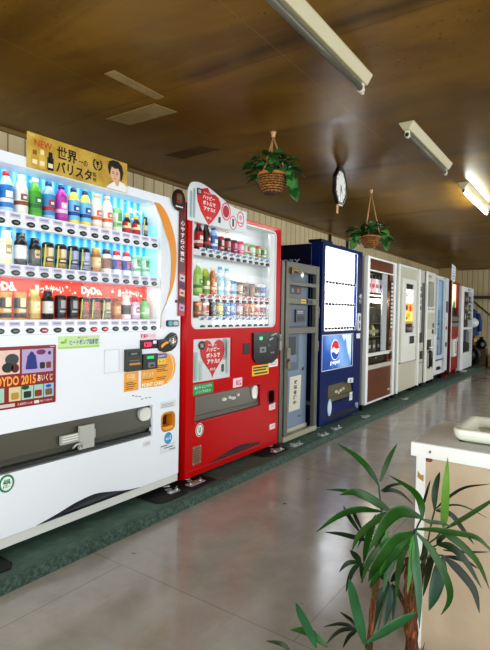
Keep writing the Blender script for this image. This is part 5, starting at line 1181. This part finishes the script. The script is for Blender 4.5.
hanging_basket(.475, 2.643, 1.905, 2.02, .085, 'nearer hanging wicker basket of trailing green pothos, above the red machine', 3, [(8, .12, 5), (28, .10, 5)], .165)
hanging_basket(.465, 4.326, 1.765, 1.862, .088, 'farther hanging wicker basket of green pothos, above the navy machine', 8, [(20, .09, 4), (215, .07, 4)], .165)
def clock():
    x, y, z = .53, 3.52, 2.125
    t = thing('wall_clock', 'octagonal black framed clock hanging from the ceiling between the two hanging baskets', 'clock', (x, y, 1.98))
    oc = [(y+.128*math.cos(math.radians(22.5+45*i)), z+.146*math.sin(math.radians(22.5+45*i))) for i in range(8)]
    ic = [(y+.106*math.cos(math.radians(22.5+45*i)), z+.122*math.sin(math.radians(22.5+45*i))) for i in range(8)]
    BKF = M('#17130f', .35)
    MB().plate(oc, [ic], x-.008, x+.012, BKF).px(oc, x-.016, x-.008, BKF).build('frame', t, .004)
    MB().px(ic, x-.009, x+.006, M('#e6e8e2', .4)).build('face', t)
    q = MB()
    for i in range(12):
        a = math.radians(30*i); cy, cz = y+.085*math.sin(a), z+.098*math.cos(a)
        q.text(str(i if i else 12), cy-.009, cy+.009, cz-.011, cz+.011, x+.0065, M('#23211d', .5), .02, True)
    q.build('numerals', t)
    for a, L, w in ((150, .055, .006), (185, .085, .004)):
        a = math.radians(a); dy, dz = math.sin(a), math.cos(a)
        MB().px([(y-dz*w, z+dy*w), (y+dy*L, z+dz*L), (y+dz*w, z-dy*w), (y-dy*.015, z-dz*.015)], x+.0075, x+.009, BLACK).build('hand', t)
    MB().box(x-.02, x+.012, y-.03, y+.03, z+.13, H, M('#2c241a', .5)).build('ceiling_bracket', t)
    MB().px([(y-.038, 1.925), (y-.004, 1.922), (y-.002, 1.992), (y-.036, 1.992)], x-.012, x-.008, M('#c4906a', .5)).build('price_tag', t, label='pink brown paper tag hanging below the clock')
    return t
clock().rotation_euler = (0, 0, math.radians(3))

def lamp(y0, y1, lit, lab, x=1.21):
    t = thing('ceiling_lamp', lab, 'lamp', (x, (y0+y1)/2, H), 'fluorescent ceiling lamps')
    E_ = M('#b9b08e', .45)
    pr = [(x-.044, H), (x+.044, H), (x+.042, H-.008), (x+.018, H-.045), (x-.018, H-.045), (x-.042, H-.008)]
    MB().py(pr, y0, y1, E_).build('housing', t, .003)
    for y in (y0+.02, y1-.045):
        MB().box(x-.012, x+.012, y, y+.025, H-.082, H-.043, M('#cfcbb8', .45)).lathe((x, y+.0125, H-.07), [(0, -.0125), (.015, -.0125), (.015, .0125), (0, .0125)], M('#cfcbb8', .45), 12, axis='y').build('lamp_holder', t, .002)
    MB().lathe((x, y1-.015, H-.085), [(0, 0), (.009, 0), (.009, .042), (0, .042)], M('#d8d4c4', .4), 10).build('starter', t)
    tm = M('#fbfff2', .3, emit=60.) if lit else M('#5b584c', .35)
    MB().lathe((x, y0+.045, H-.066), [(0, 0), (.014, 0), (.014, y1-y0-.09), (0, y1-y0-.09)], tm, 14, axis='y').build('tube', t, label='glowing white tube' if lit else None)
lamp(1.22, 2.255, False, 'unlit fluorescent ceiling lamp nearest the camera')
lamp(2.90, 3.87, False, 'unlit fluorescent ceiling lamp, second along the ceiling')
lamp(4.45, 5.60, True, 'glowing fluorescent ceiling lamp, last of the three')
# stuck on ceiling patches
PAP = mat_mottle('yellowed_patch_paper', '#8a744a', '#a08a5c', 7, .7)
tag(MB().pz([(.20, 1.57), (.268, 1.57), (.262, 1.905), (.205, 1.91)], H-.003, H-.0005, PAP).build('paper_patch', origin=(.23, 1.74, H)), 'narrow strip of yellowed paper stuck on the brown ceiling', 'patch', 'paper patches on the ceiling')
tag(MB().pz([(-.235, 1.94), (.155, 1.94), (.185, 2.09), (-.195, 2.085)], H-.003, H-.0005, PAP).build('paper_patch', origin=(0, 2.0, H)), 'wide yellowed paper patch stuck on the brown ceiling', 'patch', 'paper patches on the ceiling')
tag(MB().pz([(-.42, 2.62), (-.06, 2.60), (.0, 2.72), (-.36, 2.75)], H-.003, H-.0005, mat_mottle('faded_patch_paper', '#5c4420', '#6c5228', 7, .7)).build('paper_patch', origin=(-.2, 2.67, H)), 'dark faded paper patch stuck on the brown ceiling', 'patch', 'paper patches on the ceiling')

# ------------------------------------------------------------------ mats and anchor plates on the kerb
RUB = mat_mottle('black_rubber', '#101211', '#1b1e1c', 30, .7)
for pts, lab in (([(-.1, .95), (.10, .95), (.115, 1.17), (.075, 1.20), (-.1, 1.20)], 'black rubber mat under the near foot of the white machine'),
                 ([(-.1, 2.06), (.085, 2.06), (.118, 2.10), (.125, 2.31), (-.1, 2.31)], 'black rubber mat under the white machine beside the red one'),
                 ([(-.1, 2.33), (.09, 2.33), (.122, 2.36), (.115, 2.60), (-.1, 2.60)], 'black rubber mat under the near foot of the red machine'),
                 ([(-.1, 3.22), (.08, 3.22), (.12, 3.28), (.13, 3.52), (.08, 3.57), (-.1, 3.57)], 'black rubber mat under the far foot of the red machine')):
    tag(MB().pz(pts, KZ, KZ+.009, RUB).build('rubber_mat', origin=(0, pts[0][1], KZ), bevel=.003), lab, 'mat', 'rubber mats under machine feet')
def bracket(x, y, lab, s=1., z=KZ):
    t = thing('anchor_plate', lab, 'bracket', (x, y, z), 'steel anchor plates on the kerb')
    q = MB().box(x-.03*s, x+.02*s, y-.07*s, y+.07*s, z, z+.006, SILVER).box(x-.065, x-.02*s, y-.014, y+.014, z, z+.006, SILVER); q.build('plate', t)
    for dy in (-.045, .045): MB().lathe((x-.004, y+dy*s, z+.006), [(.011, 0), (.011, .008), (.005, .009), (.005, .022), (0, .022)], STEEL, 8).build('bolt', t)
for x, y, lab in ((.06, 2.45, 'steel anchor plate at the near foot of the red machine'), (.085, 3.43, 'steel anchor plate at the far foot of the red machine'),
                  (.11, 3.70, 'steel anchor plate before the near cage post'), (.13, 4.17, 'steel anchor plate before the far cage post'),
                  (.125, 4.47, 'steel anchor plate at the near foot of the navy machine'), (.14, 5.20, 'steel anchor plate at the far foot of the navy machine'),
                  (.13, 6.62, 'steel anchor plate before the cream noodle machine')):
    bracket(x, y, lab, 1., KZ+(.009 if y < 2.6 or abs(y-3.43) < .01 else 0))
for y, lab in ((2.25, 'small steel levelling plate by the far foot of the white machine'),):
    bracket(.055, y, lab, .6, KZ+.009)
for y, lab in ((10.62, 'white anchor block before the last white machine'),):
    tag(MB().box(.0, .10, y-.1, y+.1, KZ, KZ+.03, SILVER).build('anchor_block', origin=(.05, y, KZ), bevel=.004), lab, 'bracket')

# ------------------------------------------------------------------ counter and tray
def counter():
    x0, x1, y0, y1, z = 1.612, 2.60, 1.766, 2.211, .725
    t = thing('counter_table', 'white topped counter with beige side panel behind the potted palm', 'counter', ((x0+x1)/2, (y0+y1)/2, 0))
    TOP = mat_mottle('worn_white_laminate', '#c6cac6', '#dadcd8', 4, .4); EDGE = M('#e9ebe6', .4)
    MB().box(x0, x1, y0, y1, z-.047, z, EDGE).box(x0+.003, x1-.003, y0+.003, y1-.003, z, z+.002, TOP).build('worktop', t, .003)
    for x, y in ((x0+.016, y0+.011), (x0+.016, y1-.046), (x1-.046, y0+.011), (x1-.046, y1-.046)):
        MB().box(x, x+.032, y, y+.035, 0, z-.047, EDGE).build('corner_post', t, .002)
    BG = mat_mottle('aged_beige_board', '#b09d84', '#c6b49a', 2.5, .5)
    MB().box(x0+.048, x1-.046, y0+.02, y0+.034, .0, z-.047, BG).box(x0+.02, x0+.034, y0+.046, y1-.046, 0, z-.047, BG).box(x0+.048, x1-.046, y1-.034, y1-.02, 0, z-.047, BG).box(x1-.034, x1-.02, y0+.046, y1-.046, 0, z-.047, BG).build('side_panel', t)
    MB().add([(x0+.022, y0+.0105, .602), (x0+.043, y0+.0105, .59), (x0+.043, y0+.0105, .615), (x0+.034, y0+.0105, .612), (x0+.022, y0+.0105, .626)], [(0, 1, 2, 3, 4)], M('#b08a4a', .6)).build('peeled_sticker', t)
    MB().ball((x0+.058, y0+.017, .668), (.012, .004, .007), M('#8e3a2a', .6)).add([(x0+.06, y0-.0005, .698), (x0+.066, y0-.0005, .695), (x0+.07, y0-.0005, .703), (x0+.064, y0-.0005, .707)], [(0, 1, 2, 3)], M('#6a6a62', .6)).build('scuff_mark', t)
    tx0, ty0, tx1, ty1, z = 1.725, 1.858, 2.244, 2.158, z+.002
    s = thing('serving_tray', 'white deep rimmed enamel tray lying on the counter', 'tray', ((tx0+tx1)/2, (ty0+ty1)/2, z))
    PW = M('#e6ead9', .2, coat=.4)
    def rp(i, r=.03): return rr(tx0+i, tx1-i, ty0+i, ty1-i, max(r-i*.3, .008), 4)
    q = MB(); loops = [(rp(.012), z+.006), (rp(.004), z+.02), (rp(.0), z+.040), (rp(.004), z+.046), (rp(.018), z+.046), (rp(.030), z+.036), (rp(.05), z+.014)]
    n = len(loops[0][0])
    for (a, za), (b, zb) in zip(loops, loops[1:]):
        q.add([(p[0], p[1], za) for p in a]+[(p[0], p[1], zb) for p in b], [[i, (i+1) % n, (i+1) % n+n, i+n] for i in range(n)], PW, True)
    q.add([(p[0], p[1], loops[-1][1]) for p in loops[-1][0]], [list(range(n))], M('#b9bfa8', .3)).add([(p[0], p[1], z+.006) for p in loops[0][0]], [list(range(n))], PW)
    q.build('tray_body', s)
    for x, y in ((tx0+.03, ty0+.03), (tx1-.03, ty0+.03), (tx0+.03, ty1-.03), (tx1-.03, ty1-.03)): MB().lathe((x, y, z), [(0, 0), (.01, 0), (.01, .007), (0, .007)], BLACK, 8).build('foot', s)
    tag(MB().box(1.83, 1.98, 2.02, 2.09, z+.0148, z+.030, M('#575c3e', .7)).build('folded_cloth', origin=(1.9, 2.05, z+.0145), bevel=.006), 'olive green folded cloth lying inside the white tray', 'cloth')
counter()

# ------------------------------------------------------------------ potted lady palm
PALM = [mat_leaf('palm_green', '#16380f', '#275a1b', .4), mat_leaf('palm_dull_green', '#213f16', '#355722', .42), mat_leaf('palm_dark_olive', '#13260f', '#203a18', .42), mat_leaf('palm_light_green', '#295e1e', '#41802e', .4), mat_leaf('palm_blue_green', '#1b4526', '#2d6038', .35), mat_leaf('palm_yellow_green', '#4a7524', '#6b913f', .42), mat_leaf('palm_near_black', '#101c0d', '#1a2c15', .42), mat_leaf('palm_deep_teal', '#12301d', '#1f4530', .33)]
FRONDS=[
 ([(1637,1378,684),(1643,1373,645),(1651,1369,603),(1651,1359,538)],[([(1637,1378,684),(1607,1373,727),(1566,1371,759),(1510,1367,786)],17.6,0),
   ([(1639,1380,694),(1649,1395,736),(1657,1414,768),(1667,1439,797)],13.1,1),
   ([(1642,1381,668),(1657,1415,677),(1669,1466,671),(1678,1527,650)],8.5,2),
   ([(1647,1384,666),(1659,1416,665),(1675,1469,641),(1693,1536,591)],12.8,2)]),
 ([(1671,1327,630),(1659,1341,575),(1644,1354,516)],[([(1691,1341,631),(1645,1299,670),(1615,1257,695),(1591,1213,695)],24.5,0),
   ([(1684,1336,636),(1634,1317,659),(1574,1301,676),(1513,1291,670)],12.2,1),
   ([(1664,1322,634),(1620,1274,644),(1588,1216,638),(1556,1149,610)],16.3,0),
   ([(1646,1307,553),(1606,1294,556),(1563,1290,556),(1515,1289,549)],12.5,2),
   ([(1621,1291,572),(1592,1290,604),(1569,1309,616),(1547,1338,618)],10.9,2),
   ([(1625,1294,577),(1601,1301,608),(1581,1330,613),(1556,1368,608)],8.7,2),
   ([(1684,1336,633),(1656,1321,615),(1628,1309,578),(1606,1303,524)],13.6,0),
   ([(1675,1330,627),(1668,1330,581),(1659,1335,522),(1654,1347,471)],13.6,1),
   ([(1689,1339,630),(1656,1304,612),(1627,1262,581),(1621,1229,549)],16.3,1),
   ([(1653,1314,624),(1647,1291,590),(1649,1256,554),(1658,1217,530)],17.7,0)]),
 ([(1770,1323,640),(1751,1349,597),(1734,1376,533),(1725,1407,442)],[([(1773,1325,640),(1764,1338,676),(1736,1354,700),(1672,1355,727)],18.2,0),
   ([(1770,1323,640),(1787,1346,629),(1807,1381,619),(1828,1423,599)],10.4,1),
   ([(1772,1325,643),(1732,1284,663),(1706,1239,643),(1680,1185,577)],29.9,0)]),
 ([(1765,1283,624),(1743,1344,556),(1725,1407,442)],[([(1762,1281,619),(1728,1238,602),(1702,1183,553),(1701,1138,533)],22.9,0),
   ([(1761,1279,603),(1723,1240,563),(1701,1202,525),(1693,1168,502)],22.9,0),
   ([(1710,1244,618),(1706,1228,589),(1711,1209,556),(1713,1183,532)],16.5,3),
   ([(1761,1280,619),(1763,1272,576),(1764,1259,525),(1764,1240,478)],12.7,3),
   ([(1768,1284,614),(1773,1271,549),(1787,1254,490),(1799,1226,410)],21.6,4),
   ([(1767,1283,621),(1799,1294,586),(1829,1294,544),(1852,1282,506),(1858,1256,484),(1850,1215,469)],19.1,0),
   ([(1763,1280,616),(1733,1255,579),(1717,1233,527),(1711,1216,476)],20.3,0),
   ([(1765,1282,614),(1743,1273,570),(1729,1274,500),(1723,1283,423)],16.5,1),
   ([(1736,1262,606),(1702,1247,581),(1667,1238,535),(1643,1242,463)],17.8,1),
   ([(1766,1284,626),(1808,1310,626),(1860,1342,619),(1894,1360,613),(1916,1369,597),(1942,1379,566)],14.0,1),
   ([(1819,1320,620),(1844,1339,604),(1869,1361,578),(1899,1389,534),(1924,1412,464)],20.3,1)]),
 ([(1805,1419,589),(1786,1421,559),(1758,1417,524),(1734,1413,442)],[([(1805,1419,589),(1808,1410,639),(1813,1395,724),(1820,1375,799)],21.8,5),
   ([(1808,1421,589),(1850,1451,620),(1896,1484,657),(1922,1503,679)],11.4,1)]),
 ([(1764,1488,608),(1760,1468,572),(1756,1447,521),(1748,1423,442)],[([(1764,1488,608),(1761,1494,653),(1763,1510,688),(1766,1529,710)],17.3,2),
   ([(1765,1489,611),(1797,1512,648),(1835,1540,676),(1893,1580,687)],7.5,6),
   ([(1767,1490,609),(1800,1525,621),(1833,1569,609),(1880,1629,569)],4.6,6),
   ([(1767,1490,608),(1803,1515,597),(1835,1536,550),(1861,1552,511)],15.0,2),
   ([(1735,1468,617),(1735,1492,636),(1732,1534,654),(1726,1585,663)],6.9,2)]),
 ([(1787,1429,536),(1765,1421,519),(1746,1415,488),(1733,1411,400)],[([(1787,1429,538),(1820,1442,535),(1857,1450,504),(1899,1455,439)],20.7,2),
   ([(1787,1429,536),(1790,1457,546),(1802,1513,543)],13.8,2),
   ([(1801,1438,523),(1833,1474,514),(1861,1519,503),(1898,1578,491)],6.9,6),
   ([(1783,1426,528),(1768,1437,480),(1752,1467,410),(1733,1507,336)],19.3,2)]),
 ([(1807,1418,517),(1778,1414,509),(1748,1408,474),(1731,1409,372)],[([(1807,1418,514),(1844,1433,481),(1881,1440,437),(1899,1428,386)],23.1,6),
   ([(1807,1418,514),(1801,1403,471),(1795,1380,426),(1789,1352,390)],35.4,7),
   ([(1808,1419,516),(1848,1467,497),(1879,1527,457)],10.9,6)]),
 ([(1609,1328,474),(1623,1337,459),(1640,1348,426),(1642,1347,370)],[([(1609,1328,474),(1584,1315,473),(1568,1312,461),(1551,1311,436)],11.8,2),
   ([(1609,1328,473),(1596,1309,460),(1591,1288,439),(1592,1265,413)],12.3,2),
   ([(1609,1328,473),(1618,1312,457),(1632,1282,444)],12.3,2),
   ([(1609,1328,476),(1589,1332,487),(1567,1348,490)],16.8,2)]),
 ([(1656,1187,376),(1650,1238,334),(1648,1292,275),(1642,1342,202)],[([(1656,1187,376),(1643,1187,392),(1624,1192,395),(1604,1200,395)],7.6,6),
   ([(1656,1187,376),(1635,1173,386),(1615,1159,388),(1586,1138,380)],7.6,6),
   ([(1657,1187,375),(1631,1165,377),(1616,1145,370),(1602,1124,350)],8.6,6),
   ([(1657,1187,374),(1646,1162,367),(1644,1129,355)],8.6,6)]),
 ([(1690,1162,360),(1637,1339,202)],[([(1688,1160,363),(1676,1149,423),(1663,1133,498),(1659,1121,535)],24.4,4),
   ([(1692,1163,368),(1732,1203,399),(1763,1247,414),(1776,1283,415)],19.5,4)]),
 ([(1620,1064,364),(1612,1189,256),(1634,1335,146)],[([(1609,1057,380),(1592,1047,422),(1574,1036,462),(1565,1030,486)],18.9,4),
   ([(1631,1072,383),(1594,1059,407),(1567,1062,404),(1532,1065,390)],17.7,0),
   ([(1557,1021,374),(1540,1009,389),(1510,989,395)],9.4,2)]),
 ([(1656,1430,386),(1655,1392,353),(1653,1353,286)],[([(1656,1430,385),(1633,1413,340),(1622,1404,280),(1617,1399,219)],26.3,7),
   ([(1658,1432,380),(1661,1415,336),(1661,1382,280)],21.9,7),
   ([(1661,1434,381),(1672,1431,332),(1675,1416,279)],16.1,7),
   ([(1663,1435,383),(1680,1459,343),(1688,1486,291)],14.6,2),
   ([(1660,1434,389),(1672,1468,408),(1677,1519,416)],17.5,7),
   ([(1656,1430,386),(1624,1435,401),(1598,1463,378)],14.6,2)]),
]
STEMS=[
 ([(1652,1385,586),(1642,1376,507),(1641,1373,430),(1633,1365,344),(1629,1358,231),(1630,1356,131)],8.2),
 ([(1720,1429,474),(1719,1426,403),(1721,1425,326),(1728,1426,219),(1731,1425,105)],18.2),
 ([(1744,1471,523),(1742,1468,465),(1738,1463,407),(1728,1454,321),(1727,1450,205),(1730,1448,90)],6.9),
]
CAMP = Vector((2.12, 0, 1.17))
def leaflet(mb, pts, w, m):
    P = catmull([Vector(p)/1000 for p in pts], 14); w = w/1000
    n = len(P); prof = [(-1, .14), (-.66, -.02), (-.33, .07), (0, -.05), (.33, .07), (.66, -.02), (1, .14)]
    V = []
    for i, p in enumerate(P):
        u = i/(n-1); t = (P[min(i+1, n-1)]-P[max(i-1, 0)]).normalized()
        f = Vector((.35, -.55, .55)).normalized()
        nm = f-t*f.dot(t)
        nm.normalize(); s = t.cross(nm)
        hw = w*.5*(min(1, .22+u*3.2) if u < .3 else 1)*(1-max(0, (u-.42)/.58)**2)*1.0+.0004
        V += [p+s*(hw*a)+nm*(hw*b) for a, b in prof]
    mb.add(V, [[i*7+k, i*7+k+1, (i+1)*7+k+1, (i+1)*7+k] for i in range(n-1) for k in range(6)], m, True)
def palm():
    cx_, cy_ = 1.715, 1.43
    t = thing('potted_palm', 'potted lady palm with fan shaped green leaves in front of the counter', 'plant', (cx_, cy_, 0))
    MB().lathe((cx_, cy_, 0), [(0, .0), (.085, 0), (.105, .075), (.112, .085), (.112, .092), (.102, .092), (.098, .08), (0, .08)], M('#5a3a28', .6), 24).build('pot', t)
    MB().lathe((cx_, cy_, 0), [(0, .083), (.06, .086), (.0985, .082)], mat_mottle('potting_soil', '#1d130c', '#3a281a', 60, .95), 20).build('soil', t)
    TR = mat_trunk()
    for i, (p, r) in enumerate(STEMS):
        P = catmull([Vector(q)/1000 for q in p], 22); P[-1].z = min(P[-1].z, .075)
        R = [r/1000*(1+.12*math.sin(k*1.9+i)) for k in range(len(P))]
        q = MB().tube(P, R, TR, 10)
        rnd = random.Random(i)
        for k in range(2, len(P)-2, 2):
            a = rnd.uniform(0, 6.28); d = Vector((math.cos(a), math.sin(a), .9)).normalized(); s0 = P[k]+Vector((math.cos(a), math.sin(a), 0))*R[k]*.8
            q.tube([s0, s0+d*r/1000*1.0+Vector((0, 0, .012)), s0+d*r/1000*1.5+Vector((0, 0, .035))], [.0022, .0018, .0006], TR, 4, False)
        q.build('trunk', t)
    for pet, lv in FRONDS:
        q = MB()
        P = catmull([Vector(p)/1000 for p in pet], 12)
        q.tube(P, .0024, PALM[1], 5, False)
        for pts, w, k in lv: leaflet(q, pts, w, PALM[k])
        q.build('frond', t)
palm()

# fittings that sit on a machine's door hang under that door
INSIDE = {'door', 'cabinet', 'base_strip', 'foot', 'display_recess', 'blue_backing', 'red_backing', 'shelf', 'display_glass', 'lit_backing', 'edge_post', 'top_rail', 'bottom_rail',
          'header_rail', 'inner_pillar', 'window_recess', 'lamp_tube', 'lamp_shade', 'hanging_rod', 'side_lettering', 'top_hinge_box', 'slot_recess', 'interior_back', 'side_panel', 'lettering'}
for m in [o for o in scene.objects if o.parent is None and o.get('category') in ('vending machine', 'fridge')]:
    doors = [c for c in m.children if c.name.split('.')[0] == 'door']
    if not doors: continue
    for c in list(m.children):
        if c.name.split('.')[0] not in INSIDE: c.parent = doors[0]

# ------------------------------------------------------------------ light and camera
def area(name, loc, rot, sx, sy, power, col):
    l = bpy.data.lights.new(name, 'AREA'); l.shape = 'RECTANGLE'; l.size = sx; l.size_y = sy; l.energy = power; l.color = col
    o = bpy.data.objects.new(name, l); COL.objects.link(o); o.location = loc; o.rotation_euler = rot; return o
DAY = (.93, .97, 1.)
for i, (a, b) in enumerate(wins):
    area('window_daylight', (XR+.16, (a+b)/2, 1.43), (0, PI/2, 0), 1.3, b-a-.1, (78, 60, 66, 100)[i], DAY)
for a, b in bw:
    area('door_daylight', ((a+b)/2, YB-.16, 1.1), (PI/2, 0, 0), b-a-.1, 2.0, 82, DAY)
def strip(y0, y1, x, z, p, c=(1, .98, .94)):
    area('shelf_lamp', (x, (y0+y1)/2, z), (0, 0, 0), .02, y1-y0, p, c)
for z in (1.797, 1.522, 1.304): strip(1.08, 2.14, -.045, z, .5)
for z in (1.79, 1.525, 1.226): strip(2.48, 3.42, -.03, z, .35)
w = bpy.data.worlds.new('sky'); scene.world = w; w.use_nodes = True
bg = w.node_tree.nodes['Background']; bg.inputs[0].default_value = (.75, .87, 1, 1); bg.inputs[1].default_value = .9

cam = bpy.data.cameras.new('camera'); co = bpy.data.objects.new('camera', cam); COL.objects.link(co); scene.camera = co
R3 = Matrix(((0.821382, 0.570112, 0.017446), (0.029212, -0.011501, -0.999507), (-0.569630, 0.821487, -0.026101)))
right, down, fwd = Vector(R3[0]), Vector(R3[1]), Vector(R3[2])
mw = Matrix.Identity(4)
for r in range(3): mw[r][0], mw[r][1], mw[r][2], mw[r][3] = right[r], -down[r], -fwd[r], CAMP[r]
co.matrix_world = mw
cam.sensor_fit = 'VERTICAL'; cam.sensor_height = 24; cam.lens = 500/650*24; cam.clip_start = .02

scene.view_settings.view_transform = 'Standard'
scene.view_settings.look = 'Medium High Contrast'
scene.view_settings.exposure = -0.14
scene.cycles.use_denoising = True
scene.cycles.max_bounces = 8
scene.cycles.transparent_max_bounces = 12
scene.cycles.sample_clamp_indirect = 6
